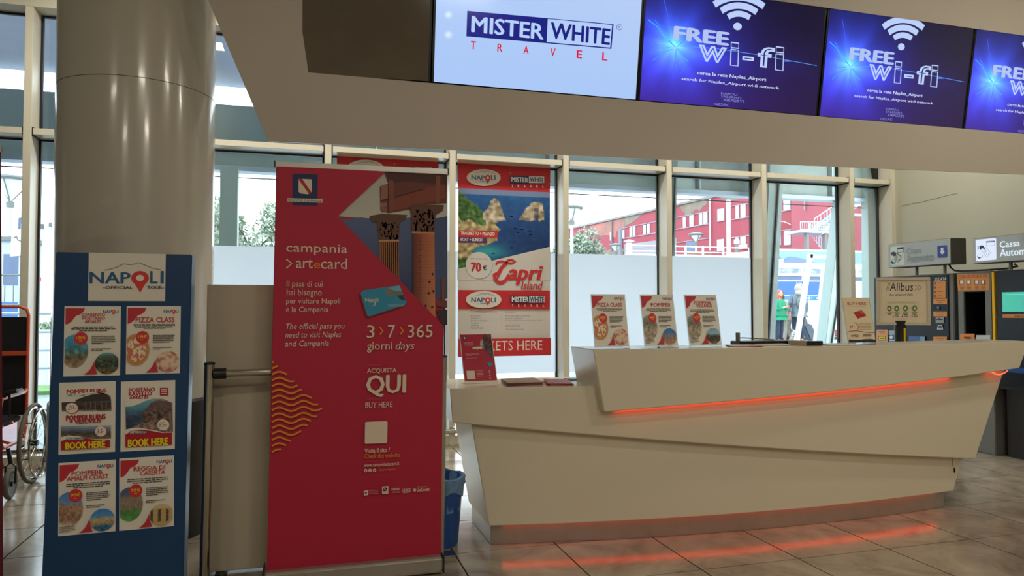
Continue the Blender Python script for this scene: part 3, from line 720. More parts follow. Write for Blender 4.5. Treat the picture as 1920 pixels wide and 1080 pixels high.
def ravello_poster(S):
    S.full(CREAMP); S.setquad([(870, 110), (1560, 90), (1538, 958), (842, 998)])
    for tx, b in (('POSITANO', (968, 192, 1302, 232)), ('RAVELLO', (966, 242, 1262, 282)), ('AMALFI', (966, 294, 1214, 332))): S.text(tx, *b, BRED, 0.05)
    S.text('TOUR', 964, 350, 1098, 378, (50, 90, 150), 0.04); S.rect(1364, 186, 1472, 284, BRED)
    for y in (206, 230, 254): S.rect(1380, y, 1456, y + 9, CREAMP)
    pic = picture([(0, (120, 170, 186)), (.25, (90, 150, 176)), (.5, (60, 80, 110)), (1, (54, 62, 84))], 30, 9, 2); roc = picture([(0, (120, 96, 96)), (.5, (96, 76, 70)), (1, (150, 124, 110))], 110, 13, 4)
    hill = [(.33, .5), (.42, .3), (.55, .1), (.7, .02), (1, .06), (1, 1), (.2, 1), (.1, .9), (.3, .75), (.4, .62)]
    S.raster(922, 330, 1520, 740, 44, 34, lambda u, v: roc(u, v) if inside((u, v), hill) else pic(u, v))
    S.poly([(915, 325), (1270, 325), (1180, 350), (1090, 390), (1000, 420), (915, 425)], CREAMP); S.poly([(1270, 322), (1400, 322), (1530, 380), (1530, 310), (1270, 310)], CREAMP)
    S.ell(1400, 652, 76, 70, CREAMP); S.text('85', 1340, 620, 1418, 676, (170, 60, 60), 0, 0.15); S.text('€', 1428, 644, 1448, 664, (90, 80, 80))
    S.poly([(912, 715), (1010, 690), (1120, 690), (1250, 716), (1400, 744), (1512, 736), (1508, 905), (912, 940)], CREAMP)
    S.poly([(914, 775), (1000, 730), (1110, 712), (1240, 726), (1380, 752), (1508, 748), (1506, 902), (912, 938)], BRED)
    mw_logo(S, 972, 728, 1186, 760, travel=False); S.text('BOOK HERE', 946, 838, 1460, 902, (240, 220, 30), 0.06)
for (x, z, w, h, r, lab, fn) in FL:
    t, o, ux, uy = on_board(x, z, w, h, r, lab)
    S = Sheet(w, h)
    if fn == 0: ruins_poster(S)
    elif fn == 1: ravello_poster(S)
    else: fn(S)
    S.build('print', PRINT, t, o, ux, uy)

# ================================================================== ROLL-UP BANNER (the big red one)
RX0, RX1, RYF = -0.137, 0.712, 3.70
ru = thing('rollup_banner', 'tall crimson roll-up banner for the campania arts card, showing ancient columns', 'banner', (0.28, RYF, 0))
obj('base_case', MB().box(-0.178, 0.690, RYF - 0.06, RYF + 0.10, 0.012, 0.092), M['alu'], ru, bevel=0.012)
for x in (-0.181, 0.688): obj('end_cap', MB().box(x, x + 0.006, RYF - 0.062, RYF + 0.102, 0.010, 0.096), M['black'], ru, bevel=0.002)
obj('foot', MB().box(0.18, 0.24, RYF - 0.12, RYF + 0.16, 0, 0.012), M['alu'], ru)
obj('top_rail', MB().hexa([(RX0 - .006, RYF - .012, 2.045), (RX1 + .006, RYF - .012, 2.052), (RX1 + .006, RYF + .012, 2.052), (RX0 - .006, RYF + .012, 2.045), (RX0 - .006, RYF - .012, 2.072), (RX1 + .006, RYF - .012, 2.080), (RX1 + .006, RYF + .012, 2.080), (RX0 - .006, RYF + .012, 2.072)]), M['alu'], ru, bevel=0.002)
for x, z in ((RX0 - .010, 2.043), (RX1 + .003, 2.050)): obj('rail_cap', MB().box(x, x + 0.007, RYF - .014, RYF + .014, z, z + .032), M['black'], ru)
obj('support_pole', MB().tube([(0.26, RYF + .05, 0.09), (0.285, RYF + .02, 2.05)], 0.011, 8), M['alu'], ru, smooth=True)
a0 = Vector((-0.163, RYF, 0.088)); W_, H_ = 0.845, 1.962
sh = Vector((0.030, 0, 1.96)).normalized()
vs = [a0, a0 + Vector((.842, 0, 0)), Vector((RX1, RYF, 2.052)), Vector((RX0, RYF, 2.048))]
mb = MB(); mb.hexa([tuple(v) for v in (vs[0], vs[1], vs[1] + Vector((0, .002, 0)), vs[0] + Vector((0, .002, 0)), vs[3], vs[2], vs[2] + Vector((0, .002, 0)), vs[3] + Vector((0, .002, 0)))])
CRIM = (176, 20, 56)
obj('banner_sheet', mb, mat('crimson_sheet', CRIM, 0.55, noise_amt=0.04), ru)
S = Sheet(0.847, 1.962, [(518, 316), (838, 329), (822, 1045), (500, 1060)], 0.0003)
T1 = lambda X, Y: (500 + X / 4.0, 290 + Y / 4.0)
T2 = lambda X, Y: (500 + X / 3.858, 540 + Y / 3.858)
T3 = lambda X, Y: (500 + X / 3.6, 780 + Y / 3.6)
tx_ = lambda T, t, x0, y0, x1, y1, c, w=0.0, it=0.0: S.text(t, *T(x0, y0), *T(x1, y1), c, w, it)
poly_ = lambda T, pts, c: S.poly([T(*p) for p in pts], c)
# picture: sky, mountains, temple front
P1 = [T1(*p) for p in ((880, 124), (1352, 156), (1352, 490), (512, 475))]
S.gpoly([T1(880, 124), T1(1352, 156), T1(1352, 520), T1(512, 475)], [(176, 176, 166), (186, 184, 172), (196, 190, 180), (190, 188, 178)])
mt = [(520, 476), (560, 498), (600, 500), (640, 486), (700, 482), (760, 492), (820, 500), (900, 520), (1000, 492), (1080, 478), (1200, 500), (1352, 496), (1350, 1090), (1100, 1090)]
S.gpoly([T1(*p) for p in mt], [(84, 100, 140)] * 12 + [(48, 58, 96)] * 2)
poly_(T1, [(1070, 520), (1352, 470), (1350, 1100), (1200, 1100)], (66, 80, 122))
# entablature
poly_(T1, [(862, 126), (1352, 156), (1346, 372), (1180, 380), (1080, 420), (900, 450), (840, 430), (836, 250), (900, 226)], (104, 48, 38))
poly_(T1, [(880, 130), (1350, 158), (1350, 230), (1060, 210), (900, 222)], (74, 34, 32))
poly_(T1, [(940, 330), (1200, 250), (1330, 230), (1342, 330), (1180, 372), (1060, 402), (940, 432)], (128, 58, 42))
poly_(T1, [(905, 200), (940, 205), (944, 430), (908, 440)], (130, 66, 50)); poly_(T1, [(1265, 160), (1300, 162), (1290, 370), (1262, 372)], (132, 74, 54))
poly_(T1, [(846, 240), (900, 226), (896, 340), (842, 352)], (146, 96, 82)); poly_(T1, [(838, 372), (890, 370), (892, 400), (842, 410)], (150, 100, 86)); poly_(T1, [(842, 412), (892, 404), (892, 440), (850, 444)], (130, 86, 72))
for a, b in (((900, 226), (904, 440)), ((842, 356), (900, 340)), ((944, 330), (1180, 262))): S.line([T1(*a), T1(*b)], 0.004, (52, 26, 26))
# left column: capital, shaft with flutes
poly_(T1, [(756, 472), (850, 455), (1044, 462), (1030, 500), (985, 520), (985, 600), (975, 655), (830, 655), (818, 560), (815, 520), (780, 520)], (92, 58, 42))
rr = random.Random(3)
for i in range(70):
    x = rr.uniform(835, 975); y = rr.uniform(520, 645); q = rr.uniform(4, 14); cc = rr.choice([(176, 140, 104), (132, 96, 66), (66, 42, 32), (196, 160, 120)])
    S.layer -= 1; poly_(T1, [(x, y - q), (x + q * .7, y), (x, y + q), (x - q * .6, y + q * .2)], cc)
S.up(); poly_(T1, [(830, 652), (980, 652), (982, 664), (828, 664)], (190, 140, 100))
poly_(T1, [(832, 664), (976, 664), (982, 960), (834, 820)], (150, 92, 58))
for i in range(9):
    x = 842 + i * 15.5; S.layer -= 1; poly_(T1, [(x, 668), (x + 6, 668), (x + 8, 950), (x + 2, 940)], (200, 150, 106) if i > 2 else (96, 60, 44))
S.up()
# right column
poly_(T1, [(1080, 378), (1325, 386), (1315, 430), (1265, 460), (1255, 500), (1252, 600), (1080, 600), (1072, 470), (1065, 420)], (96, 58, 44))
for i in range(90):
    x = rr.uniform(1090, 1250); y = rr.uniform(425, 590); q = rr.uniform(4, 15); cc = rr.choice([(190, 150, 118), (140, 96, 70), (66, 42, 34), (206, 170, 134)]) if x > 1160 else rr.choice([(96, 62, 46), (74, 44, 36), (120, 80, 58)])
    S.layer -= 1; poly_(T1, [(x, y - q), (x + q * .7, y), (x, y + q), (x - q * .6, y + q * .2)], cc)
S.up(); poly_(T1, [(1078, 588), (1252, 592), (1252, 604), (1078, 602)], (196, 130, 96))
S.gpoly([T1(1084, 604), T1(1250, 604), T1(1256, 1290), T1(1084, 1100)], [(104, 44, 32), (196, 112, 74), (206, 130, 92), (92, 44, 36)])
S.gpoly([T1(1084, 604), T1(1150, 604), T1(1150, 1180), T1(1084, 1100)], [(84, 34, 28), (150, 74, 50), (150, 76, 54), (84, 38, 32)])
for y in range(640, 1080, 22): S.layer -= 1; S.line([T1(1130, y), T1(1248, y + 3)], 0.0015, (150, 84, 58)); 
S.up()
for x, y in ((1235, 910), (1210, 970), (1240, 1040), (1205, 1055), (1180, 1150), (1230, 1160)): poly_(T1, [(x, y - 12), (x + 12, y), (x, y + 14), (x - 9, y)], (60, 34, 30))
poly_(T1, [(1305, 935), (1325, 935), (1330, 1150), (1305, 1120)], (120, 70, 60)); poly_(T1, [(1262, 1120), (1345, 1112), (1345, 1170), (1262, 1150)], (110, 62, 54)); poly_(T1, [(1262, 1180), (1345, 1180), (1345, 1300), (1300, 1290)], (54, 40, 56))
# red field covers everything outside the arrow-shaped picture
S.poly([(518, 316), (722, 324.5), (720, 324.5), (630, 409), (829, 616), (822, 1045), (500, 1060)], CRIM)
# emblem
poly_(T1, [(186, 160), (372, 166), (370, 400), (184, 396)], (22, 40, 88)); poly_(T1, [(230, 198), (328, 202), (326, 300), (300, 314), (246, 308), (230, 296)], (224, 208, 190))
poly_(T1, [(232, 198), (256, 199), (326, 300), (316, 310), (306, 310), (232, 208)], (176, 30, 48))
poly_(T1, [(148, 343), (408, 348), (406, 376), (146, 368)], (216, 204, 188)); tx_(T1, 'REGIONE CAMPANIA', 152, 348, 402, 372, (40, 32, 40), 0.0)
LT = (222, 204, 184)
tx_(T1, 'campania', 140, 680, 590, 772, LT, 0.0); tx_(T1, 'art', 212, 796, 334, 866, LT); tx_(T1, 'e', 342, 822, 390, 866, (232, 130, 40)); tx_(T1, 'card', 396, 788, 588, 872, LT)
S.line([T1(140, 796), T1(180, 830), T1(140, 864)], 0.006, LT)
tx_(T1, 'Il pass di cui', 144, 955, 406, 1016, LT); tx_(T1, 'hai bisogno', 144, 1016, 400, 1082, LT)
tx_(T2, 'per visitare Napoli', 136, 82, 518, 136, LT); tx_(T2, 'e la Campania', 134, 142, 434, 196, LT)
tx_(T2, 'The official pass you', 134, 262, 548, 318, LT, 0, .2); tx_(T2, 'need to visit Naples', 130, 322, 524, 378, LT, 0, .2); tx_(T2, 'and Campania', 128, 384, 436, 440, LT, 0, .2)
# the little blue card
card = [(664, 50), (684, 30), (940, -6), (952, 4), (998, 118), (990, 136), (726, 218), (710, 208)]
poly_(T2, [(x - 10, y + 14) for x, y in card], (116, 8, 30)); poly_(T2, card, (46, 140, 176)); poly_(T2, [(850, 16), (940, -6), (952, 4), (975, 62), (960, 90), (905, 60), (848, 78)], (120, 120, 110)); poly_(T2, [(868, 14), (945, -4), (962, 40), (900, 30)], (96, 176, 200)); poly_(T2, [(930, 70), (975, 66), (990, 108), (950, 96)], (40, 60, 90))
tx_(T2, 'Napoli', 698, 84, 792, 122, LT, 0.02); tx_(T2, '3', 754, 116, 776, 140, LT, 0.02); tx_(T2, 'campania>artecard', 862, 124, 976, 158, (150, 200, 210))
tx_(T2, '3', 710, 282, 764, 374, LT, -0.012); tx_(T2, '7', 862, 282, 912, 374, LT, -0.012); tx_(T2, '365', 1006, 282, 1186, 376, LT, -0.012)
for x in (800, 948): S.line([T2(x, 296), T2(x + 24, 326), T2(x, 350)], 0.007, (232, 150, 40))
tx_(T2, 'giorni', 710, 404, 890, 478, LT, -0.008); tx_(T2, 'days', 916, 404, 1052, 478, LT, -0.004, .2)
S.line([T2(710, 567), T2(816, 569)], 0.0015, (190, 90, 100)); tx_(T2, 'ACQUISTA', 710, 592, 922, 628, LT, 0.02); tx_(T2, 'QUI', 704, 642, 990, 794, LT, 0.035)
S.line([T2(700, 810), T2(812, 812)], 0.0015, (190, 90, 100)); tx_(T2, 'BUY HERE', 697, 834, 892, 872, LT, 0.0)
poly_(T3, [(654, 44), (792, 42), (799, 50), (796, 184), (788, 190), (652, 190), (645, 184), (648, 50)], LT)
tx_(T3, 'Visita il sito /', 645, 222, 814, 248, LT, 0.02); tx_(T3, 'Check the website', 643, 258, 880, 284, (214, 130, 40), 0.02)
S.line([T3(650, 307), T3(745, 304)], 0.001, (190, 90, 100)); tx_(T3, 'www.campaniartecard.it', 641, 320, 876, 345, LT, 0.01)
for x in (651, 680, 710): S.ell(*T3(x, 367), 3.2, 3.2, LT, 18); S.ell(*T3(x, 367), 1.2, 1.6, CRIM, 10)
tx_(T3, '#mycampania', 743, 358, 850, 374, (200, 130, 120))
poly_(T3, [(638, 500), (668, 497), (668, 530), (638, 532)], LT); poly_(T3, [(645, 508), (660, 507), (660, 516), (645, 524)], CRIM)
for i in range(3): S.rect(*T3(674, 497 + i * 11), *T3(735, 502 + i * 11), (196, 130, 130))
poly_(T3, [(760, 476), (802, 474), (802, 526), (760, 526)], LT); poly_(T3, [(768, 484), (794, 483), (794, 508), (768, 508)], (90, 20, 40)); S.line([T3(770, 485), T3(792, 506)], 0.003, LT)
tx_(T3, 'scabec', 824, 484, 880, 504, LT, 0.02); S.rect(*T3(828, 512), *T3(878, 520), (196, 130, 130))
tx_(T3, 'UNICO', 897, 496, 952, 516, LT, 0.02); S.line([T3(898, 520), T3(920, 524), T3(950, 516)], 0.002, LT)
tx_(T3, 'Official Sponsor', 994, 483, 1062, 491, LT); S.ell(*T3(979, 507), 2.8, 2.8, LT, 18); S.line([T3(971, 512), T3(988, 500)], 0.0015, CRIM); tx_(T3, 'UniCredit', 993, 496, 1080, 516, LT, 0.03)
# golden waves at the left edge, cut off by a diamond
OR = (222, 140, 40)
for i in range(17):
    yl = 530 + 42 * i - 40
    pts = []
    S.layer -= 1 if i else 0
    for k in range(60):
        x = 30 + k * 6.2; y = yl + 14 * math.sin(x / 27.0 + 1.5) + i * 0
        t_ = (x - 50) / 340
        ok = (y > 530 + (x - 50) * 0.98) and (y < 1230 - (x - 20) * 0.92)
        if ok and x > 36 and x < 392: pts.append(T2(x, y))
        elif len(pts) > 2: S.line(pts, 0.0085, OR); pts = []; S.layer -= 1
        else: pts = []
    if len(pts) > 2: S.line(pts, 0.0085, OR)
S.build('print', MATTE, ru, a0 - Vector((0.0, 0.0008, 0)), (1, 0, 0), sh)

# ================================================================== SECOND ROLL-UP AT THE FAR LEFT, PANEL, BARRIER, BIN
mr = thing('rollup_banner', 'dark maroon roll-up banner cut off by the left edge of the photo', 'banner', (-1.7, 3.7, 0))
obj('banner_sheet', MB().hexa([(-2.12, 3.70, .09), (-1.262, 3.70, .09), (-1.262, 3.702, .09), (-2.12, 3.702, .09), (-2.155, 3.70, 2.05), (-1.306, 3.70, 2.05), (-1.306, 3.702, 2.05), (-2.155, 3.702, 2.05)]), M['maroon'], mr)
obj('base_case', MB().box(-2.13, -1.255, 3.64, 3.80, 0.01, 0.09), M['alu'], mr, bevel=0.01)
obj('top_rail', MB().box(-2.16, -1.302, 3.69, 3.712, 2.048, 2.075), M['alu'], mr)
obj('foot', MB().box(-1.75, -1.69, 3.58, 3.86, 0, 0.012), M['alu'], mr)

pn = thing('partition_panel', 'plain beige freestanding partition panel behind the crimson banner', 'partition', (0.07, 4.0, 0))
obj('board', MB().box(-0.476, 0.60, 3.95, 4.03, 0.02, 1.474), M['panel'], pn, bevel=0.004)
for x in (-0.42, 0.50): obj('foot', MB().box(x, x + .05, 3.90, 4.10, 0, 0.02), M['black'], pn)

bar = thing('crowd_barrier', 'chrome post-and-rail barrier running behind the crimson banner', 'barrier', (0.14, 3.86, 0))
def bpost(x, y, h, lean=0.0):
    p = obj('post', MB().tube([(x - lean, y, 0.03), (x, y, h)], 0.0245, 20), M['chrome'], bar, smooth=True)
    obj('cap', MB().lathe([(0.026, 0), (0.026, 0.008), (0.01, 0.014)], (x, y, h), 20), M['black'], p, smooth=True)
    obj('foot', MB().box(x - lean - .035, x - lean + .09, y - .05, y + .05, 0, .035), M['chrome'], p, bevel=0.008)
bpost(-0.442, 3.80, 1.078, 0.012); bpost(0.722, 3.86, 1.088, 0.014)
obj('rail', MB().tube([(-0.405, 3.802, 1.032), (0.70, 3.858, 1.04)], 0.019, 16), M['chrome'], bar, smooth=True)
obj('rail_clamp', MB().tube([(-0.424, 3.801, 1.032), (-0.365, 3.804, 1.033)], 0.027, 16), M['black'], bar, smooth=True)
obj('rail_clamp', MB().tube([(0.66, 3.855, 1.04), (0.70, 3.858, 1.04)], 0.027, 16), M['black'], bar, smooth=True)

bn = thing('waste_bin', 'blue plastic waste bin with crumpled blue liner between the banner and the desk', 'bin', (0.745, 4.14, 0))
obj('bucket', MB().lathe([(.118, 0.002), (.122, .01), (.150, .375), (.158, .38), (.158, .386), (.148, .386), (.144, .37), (.116, .02), (.0, .02)], (0.745, 4.14, 0), 40, cap=False), M['bin'], bn, smooth=True)
ln = MB(); n = 48; vs = []
for k, (r, z) in enumerate(((.149, .30), (.155, .34), (.158, .375), (.161, .388), (.152, .394), (.143, .37), (.135, .2))):
    for j in range(n):
        a = 2 * math.pi * j / n; w = (.004 + .004 * (k < 2)) * (math.sin(9 * a + k) + .6 * math.sin(17 * a + 2 * k)) * (.4 if 2 <= k <= 4 else 1)
        zz = z + (0.018 * math.sin(5 * a + 1) if k == 0 else 0) + (.004 * math.sin(7 * a) if k in (3, 4) else 0)
        vs.append((0.745 + (r + w + (0.003 if k < 4 else 0)) * math.cos(a), 4.14 + (r + w + (0.003 if k < 4 else 0)) * math.sin(a), zz))
ln.add(vs, [(i * n + j, i * n + (j + 1) % n, (i + 1) * n + (j + 1) % n, (i + 1) * n + j) for i in range(6) for j in range(n)])
obj('liner', ln, M['liner'], bn, smooth=True)

# ================================================================== SIGNS STANDING ON THE DESK
def desk_sign(name, label, x, y, z, w, h, dy, paint, group=None, cat='sign', frame=None, yaw=0.0):
    """leaning L-shaped holder: foot, back sheet, printed page"""
    t = thing(name, label, cat, (x + w / 2, y, z), group)
    dz = math.sqrt(h * h - dy * dy); uy = Vector((0, dy, dz)).normalized(); nn = Vector((1, 0, 0)).cross(uy)
    def P(a, b, c): return tuple(Vector((x, y, z + .0015)) + Vector((1, 0, 0)) * a + uy * b + nn * c)
    q = MB(); q.hexa([P(-.003, 0, -.003), P(w + .003, 0, -.003), P(w + .003, 0, 0), P(-.003, 0, 0), P(-.003, h, -.003), P(w + .003, h, -.003), P(w + .003, h, 0), P(-.003, h, 0)])
    q.hexa([(x - .003, y, z + .0005), (x + w + .003, y, z + .0005), (x + w + .003, y + .07, z + .0005), (x - .003, y + .07, z + .0005), (x - .003, y, z + .003), (x + w + .003, y, z + .003), (x + w + .003, y + .07, z + .003), (x - .003, y + .07, z + .003)])
    obj('holder', q, ACRYL if frame is None else frame, t)
    f = 0.012 if frame is None else 0.016
    pg = MB().hexa([P(0.001, f, .0004), P(w - .001, f, .0004), P(w - .001, f, .0014), P(.001, f, .0014), P(.001, h - .001, .0004), P(w - .001, h - .001, .0004), P(w - .001, h - .001, .0014), P(.001, h - .001, .0014)])
    obj('page', pg, M['paper'], t)
    S = Sheet(w - .002, h - f - .001, step=0.00025); paint(S)
    S.build('print', PRINT, t, P(.001, f, .0016), (1, 0, 0), uy)
    return t
ZU = 1.121
desk_sign('tour_sign', 'pizza class sign, leftmost of the signs on the high counter', 1.585, 3.80, ZU, .214, .318, .062, lambda S: flyer_a(S, [('PIZZA CLASS', .17, .89)], '18€', pizza, dough, 2), 'tour signs on the high counter')
desk_sign('tour_sign', 'POMPEII sign in the middle of the three tour signs on the high counter', 1.892, 3.79, ZU, .214, .318, .062, lambda S: flyer_a(S, [('POMPEII', .30, .88)], '60€', colonn, temple_s, 3, True), 'tour signs on the high counter')
desk_sign('tour_sign', 'POMPEII & VESUVIUS sign, right one of the three tour signs', 2.176, 3.78, ZU, .214, .318, .062, lambda S: flyer_a(S, [('POMPEII&', .28, .82), ('VESUVIUS', .34, .84)], '65€', colonn, crater, 4, True), 'tour signs on the high counter')
def buy_sign(S):
    S.full((226, 208, 176)); R = (150, 44, 52)
    S.text('BUY HERE', .16, .105, .86, .165, R, 0.02); S.text('YOUR ARTECARD', .17, .19, .86, .205, (196, 160, 120), 0.02)
    S.poly([(.33, .335), (.66, .275), (.80, .41), (.46, .475)], (176, 50, 48)); S.poly([(.55, .30), (.66, .275), (.74, .35), (.62, .37)], (196, 100, 80))
    S.arc(.20, .65, .24, -70, 80, .003, R, ry=.10); S.text('37', .115, .63, .24, .68, R, 0.03); S.text('€', .26, .63, .30, .65, R)
    for i, (a, b) in enumerate(((.45, .92), (.45, .92), (.45, .92), (.45, .92), (.45, .92))): S.line([(a, .575 + i * .034), (b, .575 + i * .034)], .0016, (110, 84, 72))
    S.line([(0, .77), (.15, .75), (.35, .745), (.6, .77), (.8, .785), (1, .785)], .003, R)
    napoli_logo(S, .12, .83, .42, .87); S.rect(.56, .82, .86, .865, (150, 140, 110)); S.text('MISTERWHITE', .58, .83, .84, .855, (90, 84, 80))
    S.poly([(0, .935), (.15, .945), (.35, .95), (.55, .935), (.8, .93), (1, .95), (1, 1), (0, 1)], (40, 40, 58))
desk_sign('sale_sign', 'tan BUY HERE sign with a red card picture, near the right end of the counter', 3.343, 3.83, ZU, .212, .305, .055, buy_sign)
def small_artecard(S):
    S.full(CRIM)
    S.raster(.55, .0, 1, .55, 16, 24, lambda u, v: (176, 170, 160) if (u < .35 and v < .5) else clampc(tuple(x + 60 * nz(u, v, 9, 5) for x in ((92, 56, 46) if abs(math.sin(u * 8)) > .3 or v < .4 else (70, 80, 110)))))
    S.poly([(.55, 0), (.78, 0), (.60, .24), (.98, .56), (.55, .56)], CRIM)
    S.poly([(.60, .24), (.66, .08), (.66, .24)], (190, 180, 170))
    S.poly([(.08, .045), (.18, .045), (.18, .12), (.08, .12)], (22, 40, 88)); S.rect(.11, .055, .15, .10, LT)
    S.text('campania', .10, .165, .38, .205, LT); S.text('> artecard', .10, .215, .38, .25, LT)
    S.poly([(.34, .28), (.66, .27), (.66, .33), (.52, .33), (.50, .35), (.48, .33), (.36, .33)], LT)
    S.bars(.10, .41, .56, .47, 3, (220, 150, 140), 2, center=False); S.bars(.10, .51, .48, .54, 2, (220, 150, 140), 5, center=False)
    S.poly([(.74, .64), (.86, .615), (.94, .67), (.82, .71)], (46, 140, 176))
    S.rect(.07, .79, .33, .97, LT); S.bars(.38, .78, .62, .92, 5, (226, 160, 150), 4, center=False)
    for i in range(4): S.text('37°6'[i], .76, .79 + .05 * i, .82, .82 + .05 * i, LT)
desk_sign('counter_sign', 'small crimson arts card sign in a clear frame on the low counter', 0.921, 4.195, .904, .198, .325, .155, small_artecard, frame=M['paper'])

# leaflets on the low counter
def stack(name, label, pts, z, n, mats, th=.003, group='leaflets on the low counter', seed=1):
    c = Vector((sum(p[0] for p in pts) / 4, sum(p[1] for p in pts) / 4)); t = thing(name, label, 'leaflets', (c.x, c.y, z), group); rnd = random.Random(seed)
    for i in range(n):
        a = rnd.uniform(-.05, .05); dx, dy = rnd.uniform(-.006, .006), rnd.uniform(-.004, .004)
        q = [(c.x + dx + (p[0] - c.x) * math.cos(a) - (p[1] - c.y) * math.sin(a), c.y + dy + (p[0] - c.x) * math.sin(a) + (p[1] - c.y) * math.cos(a)) for p in pts]
        obj('leaflet', MB().prism(q, 2, z + i * th + .0004, z + (i + 1) * th), mats[i % len(mats)], t)
    return t
stack('leaflet_stack', 'thick pile of folded brown and red leaflets on the low counter', [(1.125, 3.99), (1.337, 3.99), (1.375, 4.27), (1.163, 4.27)], .904, 7, [M['slate'], M['redpaper'], M['woodtan'], M['redpaper']], seed=2)
stack('leaflet_stack', 'fanned red and white leaflets on the low counter by the high tier', [(1.36, 3.94), (1.50, 3.91), (1.56, 4.19), (1.42, 4.22)], .904, 5, [M['redpaper'], M['redpaper'], M['paper']], seed=4)
stack('leaflet_stack', 'white and crimson leaflets beside the Vesuvius sign on the high counter', [(2.46, 3.80), (2.66, 3.76), (2.69, 3.86), (2.50, 3.91)], ZU, 3, [M['redpaper'], M['paper'], M['paper']], group='leaflets on the high counter', seed=5)
stack('leaflet_stack', 'loose open leaflets left of the brown card box', [(2.70, 3.84), (2.88, 3.80), (2.93, 3.93), (2.74, 3.98)], ZU, 3, [M['paper'], M['woodtan'], M['paper']], group='leaflets on the high counter', seed=6)
stack('leaflet_stack', 'thin white leaflet between the card box and the BUY HERE sign', [(3.13, 3.76), (3.33, 3.72), (3.35, 3.82), (3.16, 3.88)], ZU, 2, [M['slate'], M['paper']], group='leaflets on the high counter', seed=7)
t = thing('keyboard_shelf', 'flat black tray lying across the back of the high counter', 'tray', (2.85, 4.02, ZU))
obj('tray', MB().box(2.62, 3.08, 3.935, 4.045, 1.121, 1.146), M['black'], t, bevel=.003)
t = thing('desk_clamp', 'short grey cylinder with arm standing behind the black tray', 'clamp', (2.66, 4.02, 1.146))
obj('cylinder', MB().lathe([(.0135, 0), (.0135, .05), (.011, .052)], (2.66, 4.02, 1.1465), 20), M['grey'], t, smooth=True)
obj('arm', MB().tube([(2.672, 4.02, 1.163), (2.70, 4.02, 1.165), (2.86, 4.02, 1.155), (2.93, 4.02, 1.149)], .0035, 8), M['grey'], t, smooth=True)
t = thing('card_box', 'small brown card box with a black end on the high counter', 'box', (3.0, 3.8, ZU))
obj('sleeve', MB().hexa([(2.92, 3.87, 1.1215), (2.985, 3.775, 1.1215), (3.12, 3.80, 1.1215), (3.06, 3.90, 1.1215), (2.92, 3.87, 1.149), (2.985, 3.775, 1.149), (3.12, 3.80, 1.149), (3.06, 3.90, 1.149)]), M['woodtan'], t, bevel=.002)
obj('end_flap', MB().hexa([(2.983, 3.772, 1.1215), (3.085, 3.765, 1.1215), (3.125, 3.80, 1.1215), (3.02, 3.83, 1.1215), (2.983, 3.772, 1.150), (3.085, 3.765, 1.150), (3.125, 3.80, 1.150), (3.02, 3.83, 1.150)]), M['black'], t, bevel=.003)
t = thing('phone_tray', 'flat dark device lying on the low counter beside the high tier', 'device', (1.66, 4.25, .904))
obj('body', MB().box(1.58, 1.72, 4.17, 4.29, .904, .913), M['black'], t, bevel=.002)

# ================================================================== ALIBUS SIGN ON ITS STAND
al = thing('framed_sign_stand', 'framed airport bus sign on a black post with yellow strip behind the desk', 'sign', (4.80, 4.875, 0))
A0, A1 = Vector((4.65, 5.0, 1.212)), Vector((4.964, 4.75, 1.212)); aux = (A1 - A0).normalized(); aW = (A1 - A0).length; aN = aux.cross(Vector((0, 0, 1)))
def AP(a, b, c): return tuple(A0 + aux * a + Vector((0, 0, b)) + aN * c)
AH = .40
def abox(mb, a0_, a1_, b0, b1, c0, c1): return mb.hexa([AP(a0_, b0, c0), AP(a1_, b0, c0), AP(a1_, b0, c1), AP(a0_, b0, c1), AP(a0_, b1, c0), AP(a1_, b1, c0), AP(a1_, b1, c1), AP(a0_, b1, c1)])
f = MB(); fw = .026
for q in ((0, aW, 0, fw), (0, aW, AH - fw, AH), (0, fw, fw, AH - fw), (aW - fw, aW, fw, AH - fw)): abox(f, *q, -.004, .016)
obj('frame', f, M['panel'], al, bevel=.004)
obj('sheet', abox(MB(), .01, aW - .01, .01, AH - .01, -.002, .004), M['paper'], al)
S = Sheet(aW - 2 * fw, AH - 2 * fw, [(52, 185), (706, 200), (712, 785), (62, 785)], .0003)
S.poly([(0, 0), (S.W, 0), (S.W, S.H), (0, S.H)], (218, 200, 172), True)
DK = (60, 28, 56); GR = (76, 128, 40)
for x in (150, 172): S.line([(x, 338), (x + 38, 215)], .0042, GR)
S.text('Alibus', 200, 218, 526, 342, DK, -0.004, .12)
for x, c in ((545, GR), (590, (60, 90, 50))): S.line([(x, 262), (x + 50, 298), (x, 336)], .0042, c)
S.text('the airport link', 190, 372, 524, 422, DK, 0.0, .08)
S.line([(165, 560), (150, 540), (152, 500), (180, 492), (570, 494), (600, 510), (600, 560)], .0012, (150, 160, 110))
S.text('ANDATA E RITORNO CENTRALE', 180, 502, 572, 520, (150, 150, 90)); S.line([(200, 586), (545, 584)], .0014, (60, 70, 60))
for x, w in ((196, 1), (300, 1), (420, 1), (545, 1)):
    S.ell(x, 588, 31, 42, (70, 124, 44)); S.poly([(x - 14, 580), (x, 570), (x + 14, 580), (x + 10, 606), (x - 10, 606)], (220, 210, 180))
    S.bars(x - 45, 645, x + 45, 680, 2, DK, x, .5)
for x in (250, 376, 510): S.ell(x, 700, 7, 9, DK); S.bars(x + 14, 692, x + 90, 708, 1, DK, x, .6)
S.build('print', PRINT, al, AP(fw, fw, .0045), aux, (0, 0, 1))
obj('post', MB().tube([(4.80, 4.90, .02), (4.80, 4.90, 1.25)], .045, 20), M['black'], al, smooth=True)
obj('yellow_strip', MB().box(4.792, 4.806, 4.85, 4.858, .9, 1.19), M['yellow'], al)
